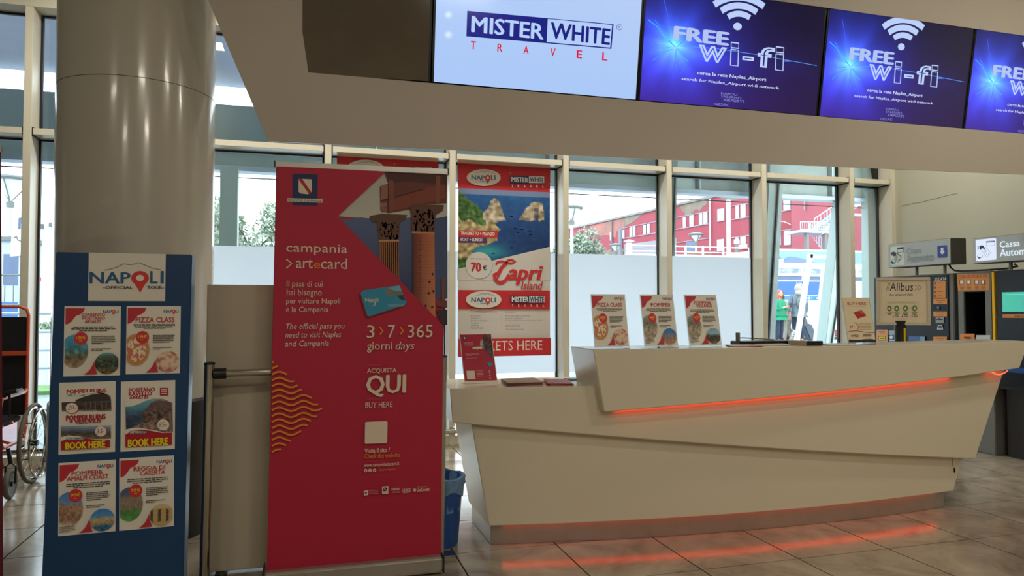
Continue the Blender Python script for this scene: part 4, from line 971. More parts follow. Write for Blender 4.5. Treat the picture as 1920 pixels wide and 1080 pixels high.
obj('base_disc', MB().lathe([(.19, 0), (.19, .015), (.05, .03)], (4.80, 4.90, 0), 32), M['black'], al, smooth=True)

# ================================================================== TICKET MACHINES AND THEIR SIGNS
MX = 6.10
MQ = [(1624.2, 520.9), (1950.0, 502.9), (1953.7, 677.2), (1626.1, 653.9)]
ORM, ORD = (214, 140, 66), (70, 46, 30)
Qa = lambda X, Y: (1640 + X / 7.2, 500 + Y / 7.2)
Qb = lambda X, Y: (1700 + X / 6, 480 + Y / 6)
def msheet(): return Sheet(2.0, 0.8, MQ, .0004)
def P_(S, T, pts, c): S.poly([T(*p) for p in pts], c)
def label_(S, T, x0, y0, x1, y1, rows=2, c=ORM, seed=1):
    P_(S, T, [(x0, y0), (x1, y0), (x1, y1), (x0, y1)], c)
    S.bars(*T(x0 + (x1 - x0) * .15, y0 + (y1 - y0) * .15), *T(x1 - (x1 - x0) * .12, y1 - (y1 - y0) * .12), rows, ORD, seed, .32)
def machine(label, y0, y1, body, front, h=1.70):
    t = thing('ticket_machine', label, 'ticket machine', (MX + .35, (y0 + y1) / 2, 0), 'ticket machines along the right wall')
    obj('cabinet', MB().box(MX + .012, XR - .01, y0, y1, .62, h), M[body], t, bevel=.006)
    obj('plinth', MB().box(MX + .09, XR - .01, y0 + .02, y1 - .02, 0, .62), M['darkclad'], t)
    obj('front_panel', MB().box(MX, MX + .012, y0 + .05, y1 - .012, .64, h - .012), M[front], t, bevel=.003)
    return t
m1 = machine('navy parking ticket machine with orange labels behind the framed bus sign', 5.575, 6.60, 'grey', 'navy')
S = msheet()
S.text('SKIDATA', *Qa(806, 150), *Qa(972, 182), (206, 216, 220), 0.04)
P_(S, Qa, [(798, 192), (958, 192), (958, 424), (798, 424)], ORM)
for i in range(4): P_(S, Qa, [(806, 208 + i * 58), (828, 208 + i * 58), (828, 238 + i * 58), (806, 238 + i * 58)], ORD); S.bars(*Qa(832, 212 + i * 58), *Qa(944, 226 + i * 58), 1, ORD, i, .35)
for a, b, c in ((434, 504, 2), (604, 672, 2), (944, 1010, 2)): label_(S, Qa, 798, a, 984, b, c, seed=a)
P_(S, Qa, [(832, 684), (942, 684), (942, 762), (832, 762)], (150, 152, 150)); P_(S, Qa, [(840, 712), (870, 700), (884, 690), (900, 700), (932, 712), (932, 720), (840, 720)], (16, 16, 18))
P_(S, Qa, [(864, 786), (920, 786), (936, 850), (850, 850)], (190, 200, 206)); P_(S, Qa, [(872, 798), (912, 798), (918, 836), (868, 836)], (24, 30, 38)); P_(S, Qa, [(876, 812), (908, 812), (908, 818), (876, 818)], (190, 200, 206))
P_(S, Qa, [(820, 530), (884, 530), (884, 580), (820, 580)], (12, 14, 18)); S.ell(*Qa(866, 552), 2.6, 3.2, (84, 96, 110))
P_(S, Qa, [(34, 850), (186, 850), (186, 1014), (34, 1014)], (216, 160, 110)); S.bars(*Qa(60, 866), *Qa(166, 905), 2, (176, 90, 60), 4, .5); P_(S, Qa, [(64, 936), (154, 936), (154, 996), (64, 996)], (24, 24, 20)); P_(S, Qa, [(70, 944), (148, 944), (148, 988), (70, 988)], (226, 210, 60)); P_(S, Qa, [(80, 958), (140, 960), (140, 974), (80, 972)], (30, 30, 24))
P_(S, Qa, [(202, 862), (288, 862), (288, 1030), (202, 1030)], (40, 80, 130)); P_(S, Qa, [(202, 862), (288, 862), (288, 920), (202, 920)], (160, 176, 184)); S.ell(*Qa(236, 952), 3, 3.6, (220, 226, 230)); P_(S, Qa, [(206, 990), (284, 990), (284, 1002), (206, 1002)], (200, 210, 220))
P_(S, Qa, [(475, 935), (692, 944), (692, 1040), (475, 1030)], (62, 104, 156)); P_(S, Qa, [(628, 942), (692, 944), (692, 1040), (628, 1038)], (120, 160, 196))
S.build('print', PRINT, m1, (MX, 6.7, .9), (0, -1, 0), (0, 0, 1), .001)

m2 = thing('ticket_machine', 'grey ticket machine with an open dark niche under an orange instruction plate', 'ticket machine', (MX + .35, 5.34, 0), 'ticket machines along the right wall')
cb = MB(); ya, yb = 5.165, 5.515; na, nb, nz0, nz1 = 5.225, 5.455, 1.075, 1.515
cb.box(MX, XR - .01, nb, yb, .62, 1.70); cb.box(MX, XR - .01, ya, na, .62, 1.70); cb.box(MX, XR - .01, na, nb, nz1, 1.70); cb.box(MX, XR - .01, na, nb, .62, nz0)
obj('cabinet', cb, M['grey'], m2)
obj('niche_lining', MB().box(MX + .34, MX + .35, na, nb, nz0, nz1).box(MX + .02, MX + .34, na, na + .004, nz0, nz1).box(MX + .02, MX + .34, nb - .004, nb, nz0, nz1).box(MX + .02, MX + .34, na, nb, nz1 - .004, nz1), M['black'], m2)
obj('plinth', MB().box(MX + .02, XR - .01, ya, yb, 0, .62), M['grey'], m2, bevel=.006)
S = msheet()
P_(S, Qb, [(566, 200), (928, 196), (930, 384), (578, 388)], ORM); S.text('COME UTILIZZARE IL POS', *Qb(590, 218), *Qb(912, 240), (150, 70, 40), 0.02)
for i, x in enumerate((620, 702, 792, 864)):
    if i: S.line([Qb(x - 42, 250), Qb(x - 42, 380)], .002, (236, 180, 120))
    P_(S, Qb, [(x - 22, 268), (x + 20, 268), (x + 20, 320), (x - 22, 320)], (40, 34, 30)); P_(S, Qb, [(x - 16, 274), (x + 14, 274), (x + 14, 314), (x - 16, 314)], (230, 232, 226)); S.bars(*Qb(x - 20, 340), *Qb(x + 30, 380), 3, ORD, i, .35)
label_(S, Qb, 608, 874, 772, 958, 1, seed=3); S.text('TICKET', *Qb(648, 908), *Qb(738, 934), (120, 50, 30), 0.04)
P_(S, Qb, [(790, 890), (950, 890), (950, 946), (790, 946)], (196, 204, 208))
S.build('print', PRINT, m2, (MX, 6.7, .9), (0, -1, 0), (0, 0, 1), .001)
m3 = machine('dark ticket machine with a green touch screen at the right edge of the photo', 4.15, 5.125, 'darkclad', 'navy')
obj('yellow_strip', MB().box(MX - .006, MX + .02, 5.128, 5.150, .60, 1.69), M['yellow'], m3)
obj('blue_ledge', MB().box(MX - .22, MX, 4.3, 5.02, .80, .83), M['bin'], m3, bevel=.004)
S = Sheet(.56, .175)
S.raster(0, 0, 1, 1, 12, 6, lambda u, v: mix((66, 190, 160), (54, 168, 150), u)); S.rect(.06, .1, .9, .14, (110, 214, 190)); S.rect(.35, .3, .5, .9, (90, 160, 160)); S.rect(.5, .25, .98, .95, (70, 130, 150))
S.build('touch_screen', SCREEN, m3, (MX, 5.053, 1.325), (0, -1, 0), (0, 0, 1), .003)
S = msheet(); label_(S, Qb, 1080, 656, 1500, 696, 1, seed=8); S.build('print', PRINT, m3, (MX, 6.7, .9), (0, -1, 0), (0, 0, 1), .001)

def cassa(label, y0, y1, z0, z1, lit, quad, posts, T=None):
    t = thing('overhead_sign', label, 'sign', (6.1, (y0 + y1) / 2, z0), 'cash desk signs above the ticket machines')
    obj('housing', MB().box(6.004, 6.19, y0, y1, z0, z1), M['signdark'], t, bevel=.004)
    obj('face', MB().box(5.996, 6.006, y0 + .004, y1 - .004, z0 + .004, z1 - .004), M['signgrey'], t)
    for y in posts: obj('post', MB().tube([(6.08, y, 1.699), (6.08, y, z0 + .01)], .016, 12), M['grey'], t, smooth=True)
    S = Sheet(y1 - y0, z1 - z0, quad, .0003)
    if lit:
        S.poly([(150, 275), (600, 245), (622, 262), (622, 778), (604, 796), (162, 822), (138, 804), (138, 290)], (226, 236, 255)); g_ = (30, 30, 60); G2 = (110, 130, 170)
        card = [(384, 312), (592, 300), (586, 430), (386, 440)]; S.poly(card, (150, 166, 200)); S.poly([(392, 350), (584, 340), (578, 424), (394, 432)], (226, 236, 255)); S.poly([(386, 336), (592, 324), (592, 342), (386, 354)], g_)
        S.poly([(182, 436), (206, 436), (206, 520), (182, 526)], g_); S.poly([(226, 440), (270, 420), (320, 432), (356, 500), (350, 530), (320, 510), (290, 480), (250, 540), (226, 500)], g_)
        S.line([(270, 545), (330, 480), (370, 462), (504, 632), (404, 738), (270, 545)], .003, G2); S.ell(360, 570, 32, 36, G2); S.ell(360, 570, 24, 28, (226, 236, 255)); S.ell(420, 650, 28, 34, G2); S.ell(420, 650, 20, 26, (226, 236, 255))
        S.ell(225, 704, 48, 52, g_); S.ell(246, 686, 62, 50, G2); S.ell(246, 680, 56, 42, (226, 236, 255))
        W = (226, 240, 250); S.text('Cassa', 712, 338, 1192, 470, W, 0.02); S.text('Automatica', 712, 540, 1780, 676, W, 0.02)
        S.build('lettering', SIGNLIT, t, (5.996, y1, z0), (0, -1, 0), (0, 0, 1), .001)
    else:
        D = (34, 40, 48); L = (196, 204, 196)
        S.poly([(270, 192), (500, 170), (500, 500), (262, 510)], L); S.line([(262, 505), (264, 215), (280, 192), (500, 176)], .004, (110, 124, 130))
        S.poly([(388, 212), (496, 202), (494, 290), (388, 296)], D); S.poly([(396, 244), (488, 238), (486, 284), (396, 288)], L)
        S.poly([(282, 290), (330, 276), (372, 300), (360, 350), (320, 350), (282, 330)], D); S.line([(324, 350), (370, 300), (456, 370), (402, 460), (324, 350)], .005, D); S.line([(380, 300), (450, 352), (440, 380)], .004, D)
        S.ell(376, 366, 16, 22, D); S.ell(376, 366, 10, 15, L); S.ell(414, 412, 16, 20, D); S.ell(414, 412, 10, 14, L); S.ell(308, 450, 30, 28, D); S.ell(326, 432, 32, 30, D); S.ell(326, 430, 24, 22, L)
        S.text('Cassa', 552, 228, 796, 304, (138, 148, 152), 0.0); S.text('Automatica', 552, 330, 1006, 432, (138, 148, 152), 0.0)
        S.poly([(1080, 198), (1225, 188), (1232, 200), (1232, 370), (1222, 382), (1084, 388), (1074, 376), (1074, 210)], (36, 60, 150)); S.poly([(1134, 230), (1176, 226), (1176, 290), (1200, 290), (1156, 346), (1116, 296), (1134, 294)], (216, 220, 214))
        S.build('lettering', PRINT, t, (5.996, y1, z0), (0, -1, 0), (0, 0, 1), .001)
    return t
cassa('unlit grey cash desk sign with a blue arrow, left one above the machines', 5.494, 6.272, 1.786, 2.036, False, [(225, 160), (1290, 68), (1290, 492), (222, 545)], (5.64, 5.98))
cassa('lit grey cash desk sign cut off by the right edge of the photo', 4.46, 5.258, 1.770, 2.006, True, [(55, 240), (2100, 80), (2100, 810), (55, 882)], (4.95, 4.6))
c = thing('black_cable', 'black cable looping from the unlit sign down onto the machine tops', 'cable', (6.1, 5.5, 1.7))
obj('cable', MB().tube([(6.09, 5.60, 1.79), (6.09, 5.585, 1.755), (6.09, 5.54, 1.722), (6.09, 5.47, 1.712), (6.09, 5.2, 1.71), (6.09, 5.0, 1.712), (6.10, 4.9, 1.73), (6.1, 4.93, 1.75)], .009, 8), M['black'], c, smooth=True)

# ================================================================== POSTERS ON THE GLASS
WPQ = [(859, 301), (1032, 310), (1030.5, 666), (858, 670)]
U5 = lambda X, Y: (820 + X / 4.32, 270 + Y / 4.32)
U6 = lambda X, Y: (820 + X / 4.5, 500 + Y / 4.5)
def capri_poster(x0, label):
    t = thing('window_poster', label, 'poster', (x0 + .5, 7.25, .86), 'red tour posters on the window glass')
    obj('sheet', MB().box(x0, x0 + 1.0, 7.262, 7.264, .86, 2.85), M['paper'], t)
    S = Sheet(1.0, 1.99, WPQ, .0005)
    RW = (206, 44, 52); S.full((222, 216, 208))
    T = U5
    S.rect(*T(168, 128), *T(918, 368), RW) if False else S.poly([T(160, 120), T(920, 165), T(916, 370), T(165, 338)], RW)
    def sea_(u, v):
        if v < .07: return (120, 140, 180)
        return clampc(tuple(x + 14 * nz(u, v, 20, 2) for x in mix((26, 96, 160), (14, 60, 120), v * 1.5)))
    # picture frame in fractions of its own box (170,340)-(914,1000)
    bx = lambda p: (170 + p[0] * 744, 340 + p[1] * 660)
    cliffL = [(0, .04), (.06, .08), (.12, .14), (.2, .2), (.26, .26), (.3, .34), (.36, .38), (.44, .48), (.46, .5), (.42, .56), (.42, .64), (.3, .70), (.2, .72), (.15, .78), (.17, .84), (.1, .9), (.06, 1), (0, 1)]
    green = [(0, .04), (.06, .08), (.12, .14), (.2, .2), (.26, .26), (.3, .36), (.3, .46), (.2, .44), (.12, .38), (.04, .42), (0, .34)]
    rocks = [[(.27, .30), (.32, .24), (.36, .14), (.40, .10), (.44, .14), (.47, .22), (.50, .34), (.52, .38), (.45, .39), (.42, .42), (.32, .40), (.27, .38)],
             [(.66, .37), (.70, .30), (.74, .22), (.77, .18), (.80, .26), (.80, .38)], [(.78, .18), (.80, .14), (.86, .13), (.92, .15), (.93, .25), (.93, .37), (.87, .38), (.86, .30), (.84, .37), (.80, .37)]]
    def pic(u, v):
        c = sea_(u, v)
        tq = math.exp(-((u - .3) ** 2 / .05 + (v - .78) ** 2 / .01)); c = mix(c, (60, 170, 180), tq)
        if inside((u, v), cliffL): c = (186, 166, 120); c = clampc(tuple(x + 90 * nz(u, v, 22, 3) for x in c))
        if inside((u, v), green) or (inside((u, v), cliffL) and v > .86 and nz(u, v, 14, 2) > 0): c = clampc(tuple(x + 70 * nz(u, v, 26, 4) for x in (70, 110, 50)))
        for r_ in rocks:
            if inside((u, v), r_): c = clampc(tuple(x + 80 * nz(u, v, 24, 5) + 20 for x in ((160, 146, 120) if not (u > .8 and v > .2 and .83 < u < .87) else (90, 80, 84))))
        return c
    A_, B_, C_, D_ = T(168, 338), T(916, 370), T(912, 1010), T(168, 1010)
    S.up(); nx, ny = 84, 80; Pp = []; Cc = []
    for j in range(ny + 1):
        for i in range(nx + 1):
            u, v = i / nx, j / ny; x = A_[0] * (1 - u) * (1 - v) + B_[0] * u * (1 - v) + C_[0] * u * v + D_[0] * (1 - u) * v; y = A_[1] * (1 - u) * (1 - v) + B_[1] * u * (1 - v) + C_[1] * u * v + D_[1] * (1 - u) * v
            Pp.append(S.mp(x, y)); Cc.append(lin(pic(u, v)))
    S._add(Pp, [(j * (nx + 1) + i, j * (nx + 1) + i + 1, (j + 1) * (nx + 1) + i + 1, (j + 1) * (nx + 1) + i) for j in range(ny) for i in range(nx)], Cc)
    for x, y in ((630, 672), (684, 680), (655, 705), (750, 692), (755, 722), (600, 832), (450, 878), (600, 572), (850, 606)):
        S.layer -= 1; S.poly([T(x - 16, y), T(x, y - 5), T(x + 18, y), T(x, y + 5)], (226, 230, 236))
    S.up(); S.poly([T(160, 1010), T(228, 992), T(440, 940), T(916, 820), T(916, 1100), T(160, 1100)], (222, 216, 208))
    S.poly([T(168, 688), T(490, 692), T(486, 748), T(168, 744)], RW); S.text('TRAGHETTO + PRANZO', *T(186, 698), *T(464, 732), (236, 226, 214), 0.05)
    S.poly([T(168, 746), T(398, 750), T(396, 794), T(168, 790)], (84, 44, 110)); S.text('BOAT + LUNCH', *T(186, 752), *T(362, 780), (236, 226, 214), 0.05)
    cx, cy = T(338, 980); S.ell(cx, cy, 25, 25.5, (110, 150, 190)); S.ell(cx - .8, cy - .4, 25, 25.4, (224, 218, 210)); S.text('FERRY + LUNCH + TOUR', *T(262, 918), *T(408, 932), (150, 140, 140))
    S.text('70', *T(268, 956), *T(354, 1030), (196, 44, 54), 0.06); S.text('€', *T(366, 978), *T(398, 1016), (50, 60, 80), 0.03)
    # brush lettering: the C is a long swash stroke, then a p r i
    RC = (208, 48, 54)
    T = U6
    S.line([U5(472, 975), U5(485, 950), U5(520, 944), U5(560, 958), U5(600, 962), U5(630, 945), U5(600, 930), U5(570, 935), U5(530, 985), U5(500, 1050), (930, 524), (937, 529), (946, 527), (953, 518)], .022, RC)
    S.line([U5(556, 962), U5(520, 995), U5(492, 1040), (926, 514), (927.5, 523), (934, 529.5), (942, 529), (949, 523), (954, 514)], .036, RC)
    S.text('apri', *T(590, -15), *T(890, 148), RC, 0.045, .25)
    S.text('Island', *T(702, 118), *T(888, 190), RC, 0.02, .25)
    S.poly([T(174, 197), T(946, 197), T(944, 358), T(174, 358)], RW)
    for (T, ex, ey, rx, ry, lx0, ly0, lx1, ly1, m) in ((U5, 374, 251, 141, 71, 273, 230, 470, 272, (590, 236, 870, 298)), (U6, 385, 278, 146, 72, 280, 260, 486, 300, (612, 244, 900, 304))):
        S.up(); a, b = T(ex, ey); S.ell(a, b, rx / 4.4, ry / 4.4, (226, 220, 208), 44)
        napoli_logo(S, *T(lx0, ly0), *T(lx1, ly1)); S.line([T(ex - 60, ey - 36), T(ex - 10, ey - 54), T(ex + 10, ey - 48), T(ex + 30, ey - 56), T(ex + 90, ey - 34)], .004, (130, 140, 150)); S.bars(*T(ex - 70, ey + 26), *T(ex + 90, ey + 34), 1, (110, 130, 150), 3, .6)
        mw_logo(S, *T(*m[:2]), *T(*m[2:])); S.bars(*T(m[0] - 8, m[1] - 26), *T(m[0] + 6, m[1] - 16), 1, (230, 220, 210), 1, .6)
    T = U6
    S.text('Recommended itinerary', *T(274, 374), *T(500, 392), (200, 120, 110))
    for i, tx in enumerate(('Blue grotto', 'Anacapri', 'Garden of Augustus', 'Faraglioni', 'Via Krupp', 'Marina Piccola')): S.text(tx, *T(274, 410 + i * 20.5), *T((356, 338, 414, 342, 340, 376)[i], 425 + i * 20.5), (110, 104, 110))
    S.line([T(532, 372), T(532, 560)], .002, (190, 184, 176)); S.text('Includes', *T(566, 376), *T(648, 390), (200, 120, 110))
    S.text('Ferry boat tickets (round trip)', *T(566, 408), *T(766, 424), (110, 104, 110)); S.text('Lunch at a restaurant', *T(566, 430), *T(706, 443), (110, 104, 110)); S.text('(the menu includes first and main courses, drinks and a coffee)', *T(566, 449), *T(872, 457), (140, 132, 134))
    S.text('Not included', *T(566, 492), *T(686, 507), (200, 120, 110)); S.text('Optional entries costs', *T(566, 524), *T(716, 537), (110, 104, 110))
    S.poly([T(170, 612), T(946, 602), T(946, 748), T(170, 766)], RW); S.text('TICKETS HERE', *T(262, 632), *T(872, 702), (236, 226, 216), 0.0)
    S.build('print', MATTE, t, (x0, 7.262, .86), (1, 0, 0), (0, 0, 1))
    return t
p2 = capri_poster(1.518, 'red, white and blue boat trip poster on the glass right of the crimson banner')
p1 = copy_tree(p2); p1.location.x += 0.308 - 1.518; p1['label'] = 'identical red tour poster mostly hidden behind the crimson banner, only its top showing'
p1.location.z += 0.03

# ================================================================== WHEELCHAIR
wc = thing('wheelchair', 'orange framed wheelchair with black back and seat by the windows at far left', 'wheelchair', (-2.30, 6.3, 0))
OX, WLX, WRX = -2.33, -2.62, -2.015
def Xm(x): return OX - (x - OX)
fabric = MB().box(OX - .235, OX + .235, 6.49, 6.505, .52, 1.285)
obj('backrest', fabric, M['fabric'], wc, bevel=.004)
fb = obj('back_band', MB().box(OX - .25, OX + .25, 6.478, 6.492, .985, 1.02), M['orange'], wc, bevel=.003)
obj('seat', MB().box(OX - .22, OX + .22, 6.02, 6.47, .48, .53), M['fabric'], wc, bevel=.012)
obj('top_bar', MB().tube([(OX - .245, 6.5, .45), (OX - .248, 6.5, 1.30), (OX - .235, 6.5, 1.345), (OX - .19, 6.5, 1.365), (OX + .19, 6.5, 1.365), (OX + .235, 6.5, 1.345), (OX + .248, 6.5, 1.30), (OX + .245, 6.5, .45)], .0125, 10), M['orange'], wc, smooth=True)
for sx in (-1, 1):
    fx = OX + sx * .245
    sfr = obj('side_frame', MB().tube([(fx, 6.5, .45), (fx, 6.45, .34), (fx, 6.05, .34), (fx, 5.98, .42), (fx, 5.98, .62), (fx, 6.02, .70), (fx, 6.45, .70), (fx, 6.49, .72)], .012, 10), M['orange'], wc, smooth=True)
    obj('front_tube', MB().tube([(fx, 6.02, .5), (fx, 5.95, .50), (fx + sx * .02, 5.93, .30), (fx + sx * .04, 5.95, .22)], .013, 10), M['orange'], sfr, smooth=True)
    obj('armrest', MB().box(fx - .025, fx + .03, 6.02, 6.36, .71, .745), M['black'], wc, bevel=.01)
    obj('brake_lever', MB().tube([(fx + sx * .02, 6.10, .56), (fx + sx * .03, 6.07, .68), (fx + sx * .035, 6.05, .735)], .009, 8).tube([(fx + sx * .01, 6.05, .74), (fx + sx * .09, 6.04, .755)], .017, 12), M['black'], wc, smooth=True)
    obj('footrest', MB().box(fx - .02 - .07 * (sx > 0), fx + .02 + .07 * (sx < 0), 5.74, 5.86, .12, .135).tube([(fx, 5.86, .13), (fx, 5.93, .36), (fx, 5.97, .5)], .01, 8), M['black'], wc)
    # big wheel with rim, spokes, hub and hand rim
    X_ = OX + sx * .315; cy, cz, R_ = 6.44, .308, .308
    circ = lambda r, x: [(x, cy + r * math.cos(2 * math.pi * k / 56), cz + r * math.sin(2 * math.pi * k / 56)) for k in range(56)]
    wh = obj('wheel', MB().tube(circ(R_ - .015, X_), .015, 10, closed=True), M['rubber'], wc, smooth=True)
    obj('rim', MB().tube(circ(R_ - .036, X_), .009, 8, closed=True), M['chrome'], wh, smooth=True)
    obj('hand_rim', MB().tube(circ(R_ - .045, X_ + sx * .055), .009, 8, closed=True), M['chrome'], wh, smooth=True)
    for k in range(6):
        a = 2 * math.pi * k / 6 + .3; obj('rim_lug', MB().tube([(X_, cy + (R_ - .036) * math.cos(a), cz + (R_ - .036) * math.sin(a)), (X_ + sx * .055, cy + (R_ - .045) * math.cos(a), cz + (R_ - .045) * math.sin(a))], .005, 6), M['black'], wh)
    sp = MB()
    for k in range(24):
        a = 2 * math.pi * k / 24; sp.tube([(X_ + (.02 if k % 2 else -.02), cy + .02 * math.cos(a + .5), cz + .02 * math.sin(a + .5)), (X_, cy + (R_ - .04) * math.cos(a), cz + (R_ - .04) * math.sin(a))], .0014, 5)
    so = obj('spokes', sp, M['chrome'], wh)
    obj('hub', MB().tube([(X_ - .035, cy, cz), (X_ + .035, cy, cz)], .022, 16), M['black'], wh, smooth=True)
    # caster
    cx_, cyy = OX + sx * .335, 5.93; rc = .108
    if sx < 0: cx_ += .02
    ca = obj('caster_wheel', MB().tube([(cx_, cyy + (rc - .018) * math.cos(2 * math.pi * k / 32), rc + (rc - .018) * math.sin(2 * math.pi * k / 32)) for k in range(32)], .018, 10, closed=True), M['rubber'], wc, smooth=True)
    obj('caster_disc', MB().tube([(cx_ - .012, cyy, rc), (cx_ + .012, cyy, rc)], rc - .025, 28).tube([(cx_ - .022, cyy, rc), (cx_ + .022, cyy, rc)], .018, 12), M['black'], ca, smooth=True)
    obj('caster_fork', MB().tube([(cx_ - .032, cyy, rc), (cx_ - .032, cyy + .01, rc + .12), (cx_, cyy + .01, rc + .15), (cx_ + .032, cyy + .01, rc + .12), (cx_ + .032, cyy, rc)], .007, 8).tube([(cx_, cyy + .01, rc + .14), (cx_ - sx * .02, cyy + .01, rc + .25)], .014, 10), M['black'], ca, smooth=True)
obj('cross_brace', MB().tube([(OX - .24, 6.25, .33), (OX + .24, 6.25, .50)], .011, 8).tube([(OX + .24, 6.27, .33), (OX - .24, 6.27, .50)], .011, 8), M['orange'], wc, smooth=True)

# ================================================================== OUTSIDE
tag(obj('ground_outside', MB().box(-70, 110, 7.34, 130, -.2, -.03), M['pave']), kind='structure')
# canopy along the building: soffit, deep steel fascia, thin cable, slanted legs
cnp = struct_root('trim_4', (0, 9.5, 0))
obj('soffit', MB().box(-14, 16, 7.34, 9.62, 4.14, 4.20), M['soffit'], cnp)
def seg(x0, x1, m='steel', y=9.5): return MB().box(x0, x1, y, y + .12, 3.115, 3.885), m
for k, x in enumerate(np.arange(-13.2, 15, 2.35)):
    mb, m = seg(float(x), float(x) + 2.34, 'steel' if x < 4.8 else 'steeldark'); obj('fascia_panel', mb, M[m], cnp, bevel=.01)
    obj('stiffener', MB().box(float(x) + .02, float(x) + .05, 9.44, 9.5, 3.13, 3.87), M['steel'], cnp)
obj('fascia_lip', MB().box(-14, 16, 9.44, 9.66, 3.055, 3.115), M['galv'], cnp)
obj('cable', MB().tube([(-14, 9.5, 3.0), (16, 9.5, 2.955)], .008, 6), M['gasket'], cnp)
def leg(label, x0, x1, y, w, m, z1=3.9, lean=0, name='steel_column'):
    t = thing(name, label, 'column', (x0, y, 0), 'slanted canopy legs outside')
    obj('shaft', MB().hexa([(x0, y, -.03), (x0 + w, y, -.03), (x0 + w, y + .22, -.03), (x0, y + .22, -.03), (x1, y, z1), (x1 + w, y, z1), (x1 + w, y + .22, z1), (x1, y + .22, z1)]), M[m], t, bevel=.008)
    obj('foot_plate', MB().box(x0 - .06, x0 + w + .06, y - .05, y + .27, -.03, -.005), M[m], t)
    if name == 'steel_column': obj('flange', MB().hexa([(x0 + w * .42, y - .03, .0), (x0 + w * .5, y - .03, .0), (x0 + w * .5, y, .0), (x0 + w * .42, y, .0), (x1 + w * .42, y - .03, z1 - .6), (x1 + w * .5, y - .03, z1 - .6), (x1 + w * .5, y, z1 - .6), (x1 + w * .42, y, z1 - .6)]), M['gasket'], t)
    return t
leg('grey vertical steel canopy leg outside, seen right of the round column', -.98, -.98, 9.2, .20, 'steel', z1=3.06, name='steel_post')
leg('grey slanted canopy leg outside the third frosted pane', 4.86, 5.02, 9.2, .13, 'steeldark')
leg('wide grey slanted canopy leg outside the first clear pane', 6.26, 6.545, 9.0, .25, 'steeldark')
leg('pale slanted canopy leg outside, just left of the last wide mullion', 7.56, 8.035, 9.3, .16, 'steel', z1=3.06)
leg('grey canopy leg outside beside the window jamb', 8.55, 8.60, 9.3, .34, 'steel')

def lamp(x, y, h, r, label):
    t = thing('street_lamp', label, 'street lamp', (x, y, -.03), 'saucer-topped street lamps outside')
    obj('pole', MB().tube([(x, y, -.03), (x, y, h - r * 1.35)], .055, 12), M['galv'], t, smooth=True)
    obj('collar', MB().lathe([(.10, 0), (.11, .14), (.06, .18)], (x, y, h - r * 1.45), 16), M['grey'], t, smooth=True)
    for k in range(3):
        a = 2 * math.pi * k / 3 + .5; obj('arm', MB().tube([(x, y, h - r * 1.2), (x + r * .9 * math.cos(a), y + r * .9 * math.sin(a), h - .02)], .02, 6), M['grey'], t)
    obj('saucer', MB().lathe([(r * .9, -.05), (r, 0), (r * .95, .05), (r * .3, .11)], (x, y, h), 32), M['grey'], t, smooth=True)
    obj('lamp_shade', MB().lathe([(r * .12, -r * .95), (r * .55, -.3 * r), (r * .72, -.05)], (x, y, h), 24), M['shade'], t, smooth=True)
def at(px, D):   # direction of a thing far outside by its bearing (degrees from straight ahead) and distance
    a = math.radians(px); return (D * math.sin(a), D * math.cos(a))
for (x, y, r, lb) in ((9.29, 24.37, .42, 'tall saucer street lamp outside in front of the pale trees'), (17.18, 38.06, .36, 'small far street lamp outside just above the frosted film, left one'),
                      (18.52, 31.47, .37, 'street lamp outside in front of the red building facade'), (-7.97, 23.31, .55, 'street lamp outside at the far left behind the white sign')):
    lamp(x, y, 5.0, r, lb)

# red building
P0 = Vector((24.38, 47.064, 0)); BD = Vector((.111, -.994, 0)).normalized(); BN = Vector((-.994, -.111, 0)).normalized()
rb = thing('red_building', 'long two-storey red rendered building with peeling plaster, seen outside', 'building', (24.4, 47, 0))
def BP(s_, z, o): return tuple(P0 + BD * s_ + Vector((0, 0, z)) + BN * o)
def bbox(mb, s0, s1, z0, z1, o0, o1):
    return mb.hexa([BP(s0, z0, o0), BP(s1, z0, o0), BP(s1, z0, o1), BP(s0, z0, o1), BP(s0, z1, o0), BP(s1, z1, o0), BP(s1, z1, o1), BP(s0, z1, o1)])
obj('wall', bbox(MB(), -16, 13.55, 0, 8.45, -8, 0), M['redwall'], rb)
obj('wall', bbox(MB(), 13.55, 22.5, 0, 9.6, -8, .25), M['redwall2'], rb)
obj('roof_edge', bbox(MB(), -16.1, 13.5, 8.45, 8.6, -8, .12), M['grey'], rb)
obj('base_band', bbox(MB(), -16, 13.4, 0, 4.6, 0, .03), M['redwall'], rb)
for s0, s1 in ((-4.4, 13.5),):
    obj('string_course', bbox(MB(), s0, 6.1, 6.80, 6.86, 0, .06), M['wframe'], rb); obj('string_course', bbox(MB(), s0, 6.1, 7.62, 7.67, 0, .05), M['wframe'], rb)
    obj('string_course', bbox(MB(), 7.9, s1, 6.80, 6.86, 0, .06), M['wframe'], rb); obj('string_course', bbox(MB(), 7.9, s1, 7.64, 7.69, 0, .05), M['wframe'], rb)
    obj('string_course', bbox(MB(), 7.9, s1, 5.71, 5.76, 0, .05), M['wframe'], rb); obj('string_course', bbox(MB(), -4.4, 6.1, 5.88, 5.93, 0, .05), M['wframe'], rb)
def patch(name, pts, m, th=.012):
    mb = MB(); n = len(pts); vs = [BP(a, b, 0.0) for a, b in pts] + [BP(a, b, th) for a, b in pts]
    mb.add(vs, [tuple(range(n))[::-1], tuple(range(n, 2 * n))] + [(i, (i + 1) % n, (i + 1) % n + n, i + n) for i in range(n)]); return obj(name, mb, M[m], rb)
patch('peeled_patch', [(3.0, 8.44), (6.0, 8.44), (5.9, 8.1), (5.5, 8.0), (5.2, 7.75), (4.8, 7.95), (4.4, 7.7), (3.9, 7.55), (3.6, 7.6), (3.5, 7.9), (3.2, 8.05)], 'peeled')
